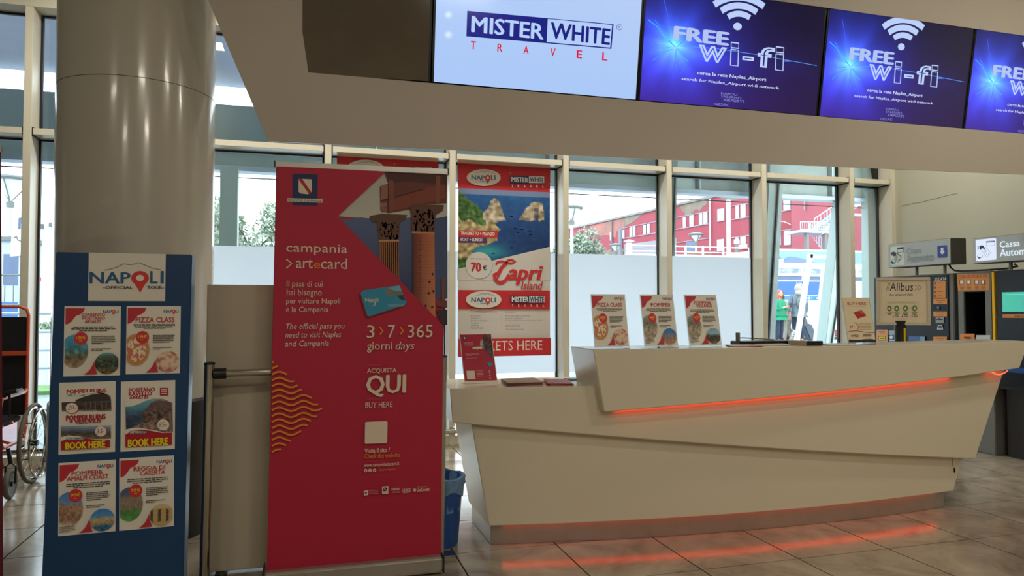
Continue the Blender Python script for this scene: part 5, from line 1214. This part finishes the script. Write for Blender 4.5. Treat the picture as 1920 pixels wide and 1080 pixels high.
patch('peeled_patch', [(7.2, 8.44), (12.5, 8.44), (12.4, 8.25), (11.2, 8.1), (10.0, 7.95), (9.2, 8.05), (8.4, 8.0), (7.4, 8.25)], 'peeled')
patch('peeled_patch', [(-9.8, 8.4), (-4.3, 8.44), (-4.25, 7.7), (-4.6, 7.4), (-5.4, 7.5), (-5.6, 7.0), (-6.6, 7.3), (-8.0, 7.4), (-9.5, 7.8)], 'peeledpink')
patch('peeled_patch', [(-4.2, 8.44), (-1.6, 8.44), (-2.2, 8.2), (-3.0, 7.95), (-3.8, 7.8), (-4.2, 7.7)], 'peeled', .014)
patch('grey_wall_patch', [(-9.5, 0), (-4.4, 0), (-4.4, 6.1), (-5.5, 6.2), (-9.5, 5.9)], 'peeled', .05)
patch('dark_opening', [(3.72, 5.2), (4.8, 5.2), (4.8, 5.85), (3.72, 5.85)], 'slate', .04)
patch('dark_opening', [(-4.2, 4.6), (2.6, 4.6), (2.6, 6.25), (-4.2, 6.35)], 'wframe', .036)
for (s0, s1, z0, z1) in ((3.44, 3.68, 6.86, 7.55), (4.16, 4.55, 6.86, 7.57), (5.2, 5.47, 6.88, 7.6), (5.64, 6.0, 6.88, 7.6), (7.05, 7.65, 6.9, 7.62), (8.77, 9.02, 6.87, 7.6), (9.23, 9.62, 6.87, 7.6),
                         (7.0, 7.6, 5.0, 5.7), (8.74, 8.97, 5.3, 5.68), (9.18, 9.62, 5.05, 5.68), (-6.34, -6.07, 6.86, 7.5), (-4.4, -4.2, 6.86, 7.46), (-3.36, -3.1, 6.9, 7.55), (-2.94, -2.63, 6.92, 7.58), (-1.52, -1.2, 6.9, 7.54), (-.98, -.66, 6.9, 7.55),
                         (12.78, 13.26, 6.86, 7.4), (12.1, 12.5, 4.96, 5.62), (12.8, 13.26, 4.92, 5.66), (10.9, 11.3, 6.86, 7.6), (10.3, 10.6, 6.86, 7.6)):
    f = obj('window', bbox(MB(), s0 - .04, s1 + .04, z0 - .05, z1 + .04, 0, .05), M['wframe'], rb); obj('pane', bbox(MB(), s0, s1, z0, z1, .05, .062), M['winwhite'], f)
f = obj('door', bbox(MB(), -5.0, -4.5, 4.5, 7.6, 0, .09), M['slate'], rb); obj('door_leaf', bbox(MB(), -4.92, -4.62, 4.5, 7.5, .09, .11), M['grey'], f)
obj('downpipe', MB().tube([BP(6.39, 8.4, .12), BP(6.38, 5.1, .12)], .05, 8), M['white'], rb, smooth=True)
obj('downpipe', MB().tube([BP(14.62, 9.4, .35), BP(14.62, 6.6, .35)], .04, 8), M['wframe'], rb)
obj('downpipe', MB().tube([BP(-6.0, 8.4, .1), BP(-6.0, 6.0, .1)], .06, 8), M['grey'], rb)
obj('wall_lamp', MB().tube([BP(13.3, 6.0, .05), BP(13.0, 6.2, .3), BP(12.7, 6.2, .5)], .02, 6).box(25.15, 25.4, 34.3, 34.6, 6.12, 6.2), M['winwhite'], rb)
ac = obj('air_conditioner', bbox(MB(), 9.3, 9.75, 4.95, 5.2, .02, .3), M['winwhite'], rb)

# escape stair on the building's near side
sr = thing('escape_stair', 'grey galvanised outdoor escape stair in front of the red building', 'stair', (20, 24, 0))
obj('landing', MB().box(18.75, 20.3, 24.0, 25.0, 4.36, 4.46), M['galv'], sr)
for x in (19.16, 20.02): obj('column', MB().box(x - .06, x + .06, 24.1, 24.25, -.03, 4.36), M['grey'], sr)
def rail(x0, z0, x1, z1, y, hgt, n, nm='railing'):
    mb = MB().tube([(x0, y, z0 + hgt), (x1, y, z1 + hgt)], .022, 6).tube([(x0, y, z0 + .08), (x1, y, z1 + .08)], .015, 6)
    for i in range(n + 1):
        x = x0 + (x1 - x0) * i / n; z = z0 + (z1 - z0) * i / n; mb.tube([(x, y, z), (x, y, z + hgt)], .011 if i % 4 else .022, 5)
    return obj(nm, mb, M['galv'], sr)
rail(18.75, 4.4, 19.9, 4.42, 24.0, .38, 12); rail(19.4, 4.42, 21.8, 5.85, 24.0, .5, 16); rail(19.9, 4.35, 21.2, 3.0, 24.9, .5, 12)
for i in range(12):
    t0 = i / 12; obj('tread', MB().box(19.9 + 1.9 * t0, 20.15 + 1.9 * t0, 24.1, 24.9, 4.45 + 1.3 * t0, 4.49 + 1.3 * t0), M['galv'], sr)
for y in (24.05, 24.95): obj('stringer', MB().hexa([(19.8, y, 4.3), (21.9, y, 5.74), (21.9, y + .04, 5.74), (19.8, y + .04, 4.3), (19.8, y, 4.48), (21.9, y, 5.92), (21.9, y + .04, 5.92), (19.8, y + .04, 4.48)]), M['galv'], sr)
st2 = thing('metal_frame', 'pale steel door frame outside at the right end of the clear panes', 'frame', (21.8, 24, 0))
obj('upright', MB().box(21.9, 22.05, 24, 24.15, -.03, 5.2), M['galv'], st2); obj('lintel', MB().box(21.2, 22.05, 24, 24.15, 5.1, 5.2), M['galv'], st2)

# raised terrace with white railing, rubble and a white flue
tr = thing('terrace', 'raised pinkish terrace wall with white railings above the frosted film', 'terrace', (15, 26.5, 0))
obj('terrace_wall', MB().box(12.4, 18.4, 26.2, 27.6, -.03, 3.46), M['peeledpink'], tr)
obj('coping', MB().box(12.3, 18.4, 26.1, 26.3, 3.46, 3.55), M['white'], tr)
for z in (3.88, 3.66): obj('rail', MB().tube([(12.45, 26.15, z), (18.2, 26.15, z + .01)], .022, 6), M['white'], tr)
for x in (12.45, 13.9, 14.9, 15.7, 16.65, 17.9): obj('post', MB().box(x - .035, x + .035, 26.12, 26.18, 3.5, 3.92), M['galv'], tr)
rub = MB(); rr = random.Random(11)
for i in range(120):
    x = 15.0 + rr.random() * 1.9; hgt = .30 * (1 - abs(x - 15.9) / 1.1); z = 3.46 + rr.random() * max(hgt, .03); s_ = rr.uniform(.03, .09)
    rub.hexa([(x + a * s_ * rr.uniform(.6, 1.2), 26.7 + rr.uniform(-.3, .3) * 0 + b * s_, z + c_ * s_ * .6) for a, b, c_ in ((-1, -1, -1), (1, -1, -1), (1, 1, -1), (-1, 1, -1), (-1, -1, 1), (1, -1, 1), (1, 1, 1), (-1, 1, 1))])
tag(obj('rubble_heap', rub, M['peeledpink']), 'small heap of pink brick rubble on the raised terrace', 'rubble', kind='stuff')
t = thing('white_flue', 'short white flue with flat cap behind the terrace railing', 'flue', (12.75, 26.9, 3.46))
obj('pipe', MB().lathe([(.12, 0), (.12, .58)], (12.75, 26.9, 3.46), 20), M['white'], t, smooth=True); obj('cap', MB().lathe([(.16, 0), (.24, .03), (.05, .1)], (12.75, 26.9, 4.08), 20), M['white'], t, smooth=True)
t = thing('white_mast', 'thick white vertical mast in front of the red building', 'mast', (16.55, 26.0, 0))
obj('shaft', MB().lathe([(.085, 0), (.085, 5.75)], (16.55, 25.6, -.03), 20), M['white'], t, smooth=True); obj('cap', MB().lathe([(.1, 0), (.1, .05)], (16.55, 25.6, 5.72), 20), M['white'], t)
t = thing('rail_bollard', 'thin grey post with pale lamp head behind the terrace railing', 'post', (17.55, 26.6, 3.46))
obj('post', MB().box(17.5, 17.6, 26.5, 26.6, 3.46, 4.1), M['grey'], t); obj('head', MB().box(17.47, 17.63, 26.47, 26.63, 4.1, 4.28), M['winwhite'], t)

# trees
def tree(name, label, x, y, h, rx, rz, leafm, seed, n=2600, ls=.10, group='trees outside'):
    rnd = random.Random(seed); t = thing(name, label, 'tree', (x, y, -.03), group)
    tb = MB().tube([(x, y, -.03), (x + .1, y, h * .35), (x, y, h * .62)], .16, 8, r2=.06)
    for k in range(9):
        a = k * 2.4; z0 = h * (.3 + .04 * k); tb.tube([(x, y, z0), (x + rx * .35 * math.cos(a), y + rx * .35 * math.sin(a), z0 + h * .15), (x + rx * .75 * math.cos(a), y + rx * .75 * math.sin(a), z0 + h * .25)], .05, 6, r2=.015)
    obj('trunk', tb, M['bark'], t, smooth=True)
    cl = [(x + rx * .8 * rnd.uniform(-1, 1), y + rx * .8 * rnd.uniform(-1, 1), h - rz + rz * rnd.uniform(-.85, .8), rnd.uniform(.22, .5) * rx) for _ in range(22)]
    mb = MB()
    for i in range(n):
        c = cl[i % len(cl)]; v = Vector((rnd.gauss(0, 1), rnd.gauss(0, 1), rnd.gauss(0, 1))).normalized() * c[3] * rnd.uniform(.6, 1.1); p = Vector(c[:3]) + v
        u = Vector((rnd.gauss(0, 1), rnd.gauss(0, 1), rnd.gauss(0, 1))).normalized(); w = u.cross(Vector((rnd.gauss(0, 1), rnd.gauss(0, 1), 1))).normalized(); s_ = ls * rnd.uniform(.6, 1.4)
        mb.add([p - u * s_, p + w * s_ * .4, p + u * s_, p - w * s_ * .4], [(0, 1, 2, 3)])
    tag(obj('foliage', mb, M[leafm], t), kind='stuff')
    return t
tree('olive_tree', 'airy silver-green tree outside between the round column and the crimson banner', -1.9, 30, 5.7, 2.1, 2.6, 'leaf2', 1, 9000, .12)
tree('olive_tree', 'pale silver-green tree behind the tall street lamp outside', 15.6, 42, 6.3, 1.9, 2.7, 'leaf2', 2, 9000, .14)
tree('bushy_tree', 'mid green bushy tree outside between the street lamps', 18.0, 47, 6.2, 1.6, 2.6, 'leaf', 3, 7000, .14)
tree('bushy_tree', 'dark green shrub tree outside at far left, left of the round column', -9.5, 34, 4.2, 1.8, 1.9, 'leaf', 4, 4000, .14)

# bus
plat = MB().box(11.5, 40, 17.6, 23.2, -.03, .27)
tag(obj('bus_platform', plat, M['kerb']), 'raised grey pavement where the bus stands and people wait', 'pavement')
bus = thing('airport_bus', 'long blue and white airport bus standing outside beyond the clear pane', 'bus', (21, 22.3, 0))
bx0, bx1, by = 14.9, 27.0, 21.0
obj('body', MB().box(bx0, bx1, by, by + 2.4, .62, 3.37), M['winwhite'], bus, bevel=.06)
obj('roof_rail', MB().box(bx0, bx1, by - .01, by + .05, 3.34, 3.40), M['white'], bus)
obj('side_band', MB().box(bx0 + .03, bx1 - .03, by - .012, by, 2.93, 3.34), mat('bus_pale_blue', (130, 164, 220), .4, noise_amt=.12, nscale=1.2), bus)
obj('ledge', MB().box(bx0, bx1, by - .05, by, 2.73, 2.92), M['white'], bus)
obj('ledge', MB().box(bx0, bx1, by - .04, by, 2.47, 2.56), M['white'], bus)
for i in range(8):
    x = bx0 + .1 + i * 1.5
    obj('window', MB().box(x, x + 1.42, by - .014, by, 2.33, 2.47), M['slate'], bus); obj('window', MB().box(x, x + 1.42, by - .014, by, 2.56, 2.72), mat('bus_lettered_strip', (206, 216, 224), .4, rgb2=(120, 136, 160), nscale=5), bus)
obj('blue_panel', MB().box(bx0 + .02, 18.0, by - .016, by, 1.82, 2.29), M['busblue'], bus)
obj('blue_panel', MB().box(19.2, bx1 - .02, by - .016, by, 1.82, 2.70), M['busblue'], bus)
obj('arrow_band', MB().box(bx0 + .02, 18.0, by - .016, by, 1.64, 1.79), mat('bus_teal', (60, 130, 190), .4, noise_amt=.05), bus)
for x in (16.2, 25.2):
    w = obj('wheel', MB().tube([(x, by - .02, .74), (x, by + .25, .74)], .46, 28), M['rubber'], bus, smooth=True); obj('wheel_disc', MB().tube([(x, by - .04, .74), (x, by, .74)], .26, 24), M['galv'], w, smooth=True)
S = Sheet(4.0, 3.0, [(15.0, 3.5), (19.0, 3.5), (19.0, .5), (15.0, .5)], .004)
S.text('Alibus', 16.15, 2.26, 16.62, 2.08, (226, 236, 250), .03); S.text('the airport link', 16.15, 2.04, 16.6, 1.97, (200, 220, 246))
S.text('25', 16.95, 1.46, 17.2, 1.33, (130, 160, 180)) if False else None
for x in (16.25, 16.6): S.ell(x, 1.9, .05, .05, (120, 210, 210), 16)
for i in range(7):
    x = 15.5 + i * .36; S.line([(x + .12, 1.76), (x, 1.715), (x + .12, 1.67)], .02, (226, 236, 250)); S.line([(x, 1.715), (x + .2, 1.715)], .016, (226, 236, 250))
S.poly([(15.2, 3.12), (15.52, 3.12), (15.52, 2.9), (15.2, 2.9)], (90, 110, 170)); S.poly([(15.38, 3.04), (15.64, 3.04), (15.64, 2.8), (15.38, 2.8)], (236, 236, 230)); S.line([(15.48, 2.98), (15.58, 2.84)], .03, (200, 170, 90))
S.poly([(15.6, 2.95), (15.9, 3.12), (16.2, 3.1), (16.9, 2.94), (16.9, 2.93), (15.6, 2.93)], (106, 120, 176))
S.build('decal', PRINT, bus, (15.0, by - .017, .5), (1, 0, 0), (0, 0, 1))
S = Sheet(1.2, 1.0, [(20.2, 2.8), (21.4, 2.8), (21.4, 1.8), (20.2, 1.8)], .004); S.rect(20.6, 2.34, 21.2, 2.12, (236, 240, 244)); S.ell(20.75, 2.23, .03, .03, (40, 40, 60), 12); S.rect(20.95, 2.28, 21.05, 2.18, (120, 130, 150)); S.build('number_plate', PRINT, bus, (20.2, by - .017, 1.8), (1, 0, 0), (0, 0, 1))

# white slanted struts near the bus stop
t = thing('white_shelter_frame', 'white slanted A-shaped frame outside in front of the bus', 'frame', (8.9, 11, 0))
obj('strut', MB().hexa([(8.32, 11, -.03), (8.395, 11, -.03), (8.395, 11.08, -.03), (8.32, 11.08, -.03), (8.797, 11, 2.36), (8.87, 11, 2.36), (8.87, 11.08, 2.36), (8.797, 11.08, 2.36)]), M['white'], t, bevel=.006)
obj('strut', MB().hexa([(9.01, 11.3, -.03), (9.07, 11.3, -.03), (9.07, 11.38, -.03), (9.01, 11.38, -.03), (9.335, 11.3, 2.09), (9.40, 11.3, 2.09), (9.40, 11.38, 2.09), (9.335, 11.38, 2.09)]), M['white'], t, bevel=.006)
obj('crossbar', MB().hexa([(8.80, 11, 2.27), (9.5, 11, 2.24), (9.5, 11.05, 2.24), (8.80, 11.05, 2.27), (8.80, 11, 2.34), (9.5, 11, 2.31), (9.5, 11.05, 2.31), (8.80, 11.05, 2.34)]), M['white'], t)

# people and their things
def skin_mesh(name, verts, edges, radii, m, parent, sub=2, rootv=0):
    me = bpy.data.meshes.new(name); off = Vector(ROOT.get(root_of(parent).name, (0, 0, 0))); me.from_pydata([tuple(Vector(v) - off) for v in verts], edges, [])
    o = bpy.data.objects.new(name, me); COL.objects.link(o)
    sk = o.modifiers.new('skin', 'SKIN'); sk.use_smooth_shade = True
    for i, r in enumerate(radii):
        r = r if isinstance(r, tuple) else (r, r); me.skin_vertices[0].data[i].radius = r; me.skin_vertices[0].data[i].use_root = (i == rootv)
    ss = o.modifiers.new('sub', 'SUBSURF'); ss.levels = sub; ss.render_levels = sub
    dg = bpy.context.evaluated_depsgraph_get(); m2 = bpy.data.meshes.new_from_object(o.evaluated_get(dg)); o.modifiers.clear(); o.data = m2
    m2.materials.clear(); m2.materials.append(m); o.parent = parent
    for p in m2.polygons: p.use_smooth = True
    return o
def person(label, x, y, z, H, face, top, topm, legm, hairm, arms, hood=False, long_=.0, headtilt=0.0):
    """face: heading the figure looks to (radians, 0 = towards -Y, i.e. the windows)"""
    t = thing('person', label, 'person', (x, y, z)); k = H / 1.75
    ca, sa = math.cos(face), math.sin(face)
    def W(p): return (x + (p[0] * ca - p[1] * sa) * k, y + (p[0] * sa + p[1] * ca) * k, z + p[2] * k)
    v = [(0, 0, .95), (0, .01, 1.15), (0, .01, 1.38), (0, .0, 1.49), (0, -.01, 1.56)]; e = [(0, 1), (1, 2), (2, 3), (3, 4)]; r = [(.15, .12), (.14, .11), (.16, .11), (.06, .06), (.055, .055)]
    def chain(start, pts, rs):
        p = start
        for q, rr_ in zip(pts, rs): v.append(q); r.append(rr_); e.append((p, len(v) - 1)); p = len(v) - 1
        return p
    for s_ in (-1, 1):
        chain(0, [(s_ * .09, 0, .86), (s_ * .10, -.02, .50), (s_ * .10, .02, .10), (s_ * .11, -.03, .05), (s_ * .12, -.15, .035)], [.095, .06, .042, .045, .035])
    for s_, pts in zip((-1, 1), arms):
        h = chain(2, [(s_ * .17, .0, 1.40), pts[0], pts[1]], [.062, .046, .032])
        wv = Vector(v[h]); d = (Vector(pts[2]) - wv).normalized(); c_ = chain(h, [tuple(wv + d * .05)], [(.034, .02)])
        sd = d.cross(Vector((0, 1, 0.2))).normalized()
        for j, ln_ in enumerate((.075, .088, .08, .06)):
            o_ = sd * (.028 - .019 * j); b = Vector(v[c_]) + o_; chain(c_, [tuple(b + d * .03), tuple(b + d * (.03 + ln_ * .5) + Vector((0, -.01, 0))), tuple(b + d * (.03 + ln_) + Vector((0, -.02, -.01)))], [.010, .009, .008])
        chain(h, [tuple(wv + sd * .035 + d * .03), tuple(wv + sd * .05 + d * .065)], [.012, .010])
    skin_mesh('body', [W(p) for p in v], e, [tuple(q * k for q in (rr_ if isinstance(rr_, tuple) else (rr_, rr_))) for rr_ in r], M['skin'], t, 1)
    hd = MB(); C_ = W((0, -.02 - headtilt, 1.655)); hd.ball(C_, (.078 * k, .092 * k, .115 * k), 16)
    def hp(a, b, c_): return W((a, b - .02 - headtilt, 1.655 + c_))
    for s_ in (-1, 1): hd.ball(hp(s_ * .08, .01, -.01), (.012 * k, .02 * k, .028 * k), 8)
    hd.ball(hp(0, -.098, -.015), (.013 * k, .018 * k, .02 * k), 8)
    obj('head', hd, M['skin'], t, smooth=True)
    fe = MB()
    for s_ in (-1, 1): fe.ball(hp(s_ * .032, -.084, .012), (.012 * k, .006 * k, .006 * k), 8)
    obj('eyes', fe, M['jeans'], t, smooth=True); obj('mouth', MB().ball(hp(0, -.087, -.055), (.022 * k, .007 * k, .006 * k), 8), M['redpaper'], t, smooth=True)
    hr = MB().ball(hp(0, .022, .03), (.088 * k, .09 * k, .105 * k), 14)
    if not hood: hr.ball(hp(-.07, .02, -.10), (.03 * k, .045 * k, .13 * k), 10).ball(hp(.07, .02, -.10), (.03 * k, .045 * k, .13 * k), 10).ball(hp(0, .05, -.11), (.075 * k, .045 * k, .12 * k), 10)
    obj('hair', hr, M[hairm], t, smooth=True)
    # clothing follows the body
    cw = .03; zb = .93 - long_
    V2 = [(0, 0, zb), (0, 0, 1.0), (0, .01, 1.17), (0, .01, 1.37), (0, .01, 1.46)]; E2 = [(0, 1), (1, 2), (2, 3), (3, 4)]; R2 = [(.19 + long_ * .12, .15), (.18, .145), (.165, .135), (.18, .135), (.085, .08)]
    for s_, pts in zip((-1, 1), arms):
        i0 = len(V2); V2 += [(s_ * .18, 0, 1.40), pts[0], tuple(Vector(pts[0]).lerp(Vector(pts[1]), .9))]; E2 += [(3, i0), (i0, i0 + 1), (i0 + 1, i0 + 2)]; R2 += [.078, .062, .05]
    skin_mesh(top, [W(p) for p in V2], E2, [tuple(q * k for q in (rr_ if isinstance(rr_, tuple) else (rr_, rr_))) for rr_ in [(a[0] * 1.3, a[1] * 1.3) if isinstance(a, tuple) else a * 1.25 for a in R2]], M[topm], t, 2, 1)
    for s_ in (-1, 1): pass
    V3 = [(0, 0, .95)]; E3 = []; R3 = [(.165, .13)]
    for s_ in (-1, 1): i0 = len(V3); V3 += [(s_ * .09, 0, .85), (s_ * .10, -.02, .50), (s_ * .10, .015, .12)]; E3 += [(0, i0), (i0, i0 + 1), (i0 + 1, i0 + 2)]; R3 += [.108, .078, .06]
    skin_mesh('trousers', [W(p) for p in V3], E3, [tuple(q * k for q in (rr_ if isinstance(rr_, tuple) else (rr_, rr_))) for rr_ in R3], M[legm], t, 2, 0)
    sh_ = MB()
    for s_ in (-1, 1): sh_.ball(W((s_ * .12, -.06, .045)), (.055 * k, .14 * k, .05 * k), 10)
    obj('shoes', sh_, M['black'], t, smooth=True)
    if hood: obj('hood', MB().ball(W((0, .03, 1.655)), (.11 * k, .12 * k, .135 * k), 14).ball(W((0, .10, 1.52)), (.14 * k, .10 * k, .09 * k), 12), M['cream'], t, smooth=True)
    return t, W
hold = [(-.24, -.05, 1.14), (-.10, -.27, 1.20), (-.02, -.36, 1.24)]; hold2 = [(.24, -.05, 1.14), (.10, -.27, 1.19), (.03, -.36, 1.24)]
pg, Wg = person('woman in a green knitted top looking down at a phone outside', 13.95, 18.9, .278, 1.62, .35, 'sweater', 'green', 'jeans', 'orange', (hold, hold2), headtilt=.03)
ph = thing('phone', 'small phone held by the woman in the green top', 'phone', Wg((0, -.38, 1.26)))
obj('body', MB().box(13.95 + .10, 13.95 + .17, 18.52, 18.535, .27 + 1.12, .27 + 1.25), M['black'], ph, bevel=.004)
dn = [(-.24, .02, 1.12), (-.25, -.06, .88), (-.25, -.08, .80)]; dn2 = [(.24, .02, 1.12), (.27, .05, .90), (.27, .06, .80)]
pc, Wc = person('person in a long grey coat with pale hood and backpack, seen from behind outside', 14.68, 18.95, .278, 1.80, math.pi - .25, 'coat', 'greycoat', 'jeans', 'hair', (dn, dn2), hood=True, long_=.12)
bp = thing('backpack', 'small grey backpack worn by the person in the long grey coat', 'backpack', Wc((0, .2, 1.2)))
c_ = Wc((0, .20, 1.22)); obj('bag', MB().ball(c_, (.15, .09, .19), 12), M['grey'], bp, smooth=True); obj('pocket', MB().ball((c_[0], c_[1] - .07, c_[2] - .07), (.10, .05, .08), 10), M['slate'], bp, smooth=True)
ctp, Wp = person('person in a cream padded jacket beside the woman in green outside', 14.60, 19.65, .278, 1.62, 2.6, 'jacket', 'cream', 'cream', 'hair', (dn, dn2), long_=.08)
bg = thing('patterned_bag', 'black and white patterned bag hanging low beside the cream jacket', 'bag', (14.32, 18.7, .45))
obj('bag', MB().hexa([(14.18, 18.65, .30), (14.50, 18.65, .30), (14.50, 18.8, .30), (14.18, 18.8, .30), (14.25, 18.68, .72), (14.36, 18.68, .72), (14.36, 18.77, .72), (14.25, 18.77, .72)]), M['pattern'], bg, bevel=.02)
obj('strap', MB().tube([(14.27, 18.72, .7), (14.30, 18.75, .98), (14.34, 18.72, .7)], .008, 6), M['black'], bg)
sc = thing('suitcase', 'dark grey wheeled suitcase tilted on the pavement in front of the bus', 'suitcase', (15.15, 18.9, .27))
a_ = math.radians(-24)
def SC(u, v, w): return (15.22 + u * math.cos(a_) - 0 + w * math.sin(a_), 18.9 + v, .36 + w * math.cos(a_) - u * math.sin(a_))
def SC(u, v, w): return (15.20 + u * .91 - w * .41, 18.9 + v, .42 + u * .30 + w * .91) if False else (15.24 + u * .92 - w * .40, 18.9 + v, .37 + u * .18 + w * .80)
obj('shell', MB().hexa([SC(-.17, 0, 0), SC(.17, 0, 0), SC(.17, .22, 0), SC(-.17, .22, 0), SC(-.17, 0, .62), SC(.17, 0, .62), SC(.17, .22, .62), SC(-.17, .22, .62)]), mat('suitcase_shell', (84, 92, 108), .6, noise_amt=.15, nscale=8), sc, bevel=.05)
obj('handle', MB().tube([SC(-.09, .2, .6), SC(-.09, .2, .86), SC(-.02, .2, .86), SC(-.02, .2, .6)], .012, 6), M['grey'], sc)
for u in (-.1, .12): obj('wheel', MB().tube([(15.24 + u - .02, 18.92, .305), (15.24 + u + .02, 18.92, .305)], .035, 12), M['black'], sc, smooth=True)

# left side, seen past the wheelchair: sign, railings, barriers, planting
t = thing('white_notice_board', 'tilted white notice board on a post outside at far left', 'sign', (-5.3, 16, 0))
obj('board', MB().hexa([(-5.46, 16, 2.36), (-5.18, 16, 2.39), (-5.18, 16.03, 2.39), (-5.46, 16.03, 2.36), (-5.43, 16, 2.9), (-5.18, 16, 2.86), (-5.18, 16.03, 2.86), (-5.43, 16.03, 2.9)]), M['white'], t)
obj('symbol', MB().tube([(-5.40, 15.99, 2.72), (-5.35, 15.99, 2.75), (-5.33, 15.99, 2.68), (-5.28, 15.99, 2.66)], .012, 6), M['grey'], t)
obj('post', MB().tube([(-5.30, 16.06, -.03), (-5.30, 16.06, 2.9)], .03, 8), M['galv'], t)
t = thing('floodlight_box', 'dark grey box light on the pole outside at far left', 'light', (-5.3, 16.1, 2.9)); obj('housing', MB().box(-5.37, -5.20, 16.1, 16.25, 2.89, 3.13), M['slate'], t, bevel=.01); obj('bracket', MB().box(-5.31, -5.28, 16.07, 16.1, 2.85, 3.0), M['galv'], t)
t = thing('kiosk', 'low pale grey and blue cabin outside at far left', 'cabin', (-6.5, 19, 0))
obj('wall', MB().box(-8.5, -6.15, 19, 21, -.03, 2.9), M['galv'], t); obj('roof', MB().box(-8.6, -6.1, 18.9, 21.1, 2.9, 3.0), M['grey'], t); obj('blue_panel', MB().box(-7.0, -6.2, 18.97, 19, .9, 1.5), M['busblue'], t); obj('dark_panel', MB().box(-6.6, -6.2, 18.97, 19, 1.9, 2.6), M['slate'], t)
t = thing('red_barrier', 'red and white plastic traffic barriers outside behind the wheelchair', 'barrier', (-5.0, 14.5, 0))
for i in range(4): x = -6.0 + i * .42; obj('segment', MB().box(x, x + .40, 14.5, 14.7, -.03, .98), M['brickr'] if i % 2 == 0 else M['white'], t, bevel=.02)
t = thing('outdoor_railing', 'grey tubular railing outside between the wheelchair and the street', 'railing', (-4.6, 12.5, 0))
for z in (.45, .72, 1.0, 1.28): obj('rail', MB().tube([(-5.6, 12.5, z), (-3.2, 12.5, z)], .02, 8), M['galv'], t, smooth=True)
for x in (-5.6, -4.72, -3.9, -3.2): obj('post', MB().tube([(x, 12.5, -.03), (x, 12.5, 1.62)], .025, 8), M['galv'], t, smooth=True)
t = thing('outdoor_railing', 'taller grey fence panel outside further left behind the street lamp', 'railing', (-5.4, 15.5, 0))
for z in (1.42, 1.98): obj('rail', MB().tube([(-6.2, 15.5, z), (-5.0, 15.5, z)], .018, 8), M['grey'], t)
for i in range(9): x = -6.2 + i * .14; obj('bar', MB().tube([(x, 15.5, -.03), (x, 15.5, 1.98)], .010, 6), M['grey'], t)
t = thing('white_mast', 'slim white mast with small camera outside at far left', 'mast', (-4.86, 16.5, 0))
obj('shaft', MB().lathe([(.11, 0), (.07, 4.0)], (-4.98, 16.5, -.03), 16), M['white'], t, smooth=True); obj('camera_head', MB().box(-5.14, -5.04, 16.4, 16.55, 2.95, 3.05).box(-4.93, -4.86, 16.4, 16.5, 3.0, 3.08), M['grey'], t)
t = thing('town_house', 'pale distant apartment block beyond the trees at far left', 'building', (-18, 55, 0))
obj('wall', MB().box(-23, -15.2, 55, 60, -.03, 5.6), mat('pale_block', (212, 196, 180), .8, noise_amt=.1), t); obj('roof', MB().box(-23.2, -15.0, 54.8, 60.2, 5.6, 5.9), M['galv'], t)
for i in range(9):
    for j in range(3): f = obj('window', MB().box(-22.6 + i * .82, -22.2 + i * .82, 54.94, 55, 1.0 + j * 1.5, 1.9 + j * 1.5), M['slate'], t)
t = thing('road_sign', 'red and white triangular road sign outside at far left', 'sign', (-5.6, 18.2, 0))
obj('plate', MB().prism([(-5.66, 2.0), (-5.36, 1.72), (-5.36, 2.28)], 1, 18.2, 18.22), M['brickr'], t); obj('post', MB().tube([(-5.40, 18.24, -.03), (-5.40, 18.24, 2.3)], .025, 8), M['galv'], t)
tag(obj('grass_strip', MB().box(-6.5, -3.0, 13.2, 14.2, -.03, .03), M['grass'], kind='stuff'), 'strip of green grass behind the railing outside', 'grass', kind='stuff')
rr = random.Random(5); hb = MB()
for i in range(2600):
    p = Vector((rr.uniform(-6.6, -4.0), rr.uniform(14.8, 15.3), .1 + rr.random() ** .7 * 1.0)); u = Vector((rr.gauss(0, 1), rr.gauss(0, 1), rr.gauss(0, 1))).normalized() * .05; w = u.cross(Vector((rr.gauss(0, 1), 1, rr.gauss(0, 1)))).normalized() * .025
    hb.add([p - u, p + w, p + u, p - w], [(0, 1, 2, 3)])
h_ = thing('hedge', 'low green hedge outside behind the grass strip at far left', 'hedge', (-5.2, 15, 0)); tag(obj('foliage', hb, M['leaf'], h_), kind='stuff')
obj('stems', MB().box(-6.5, -4.1, 15.0, 15.1, -.03, .3), M['bark'], h_)
# distant pale buildings that close the view beyond the street
t = thing('terminal_block', 'long pale concrete block across the street, far behind the frosted film', 'building', (5, 75, 0))
obj('wall', MB().box(-14, 14, 75, 82, -.03, 2.6), M['kerb'], t); obj('roof', MB().box(-14.2, 14.2, 74.8, 82, 2.6, 2.8), M['galv'], t)

bpy.data.objects.remove(TO, do_unlink=True)
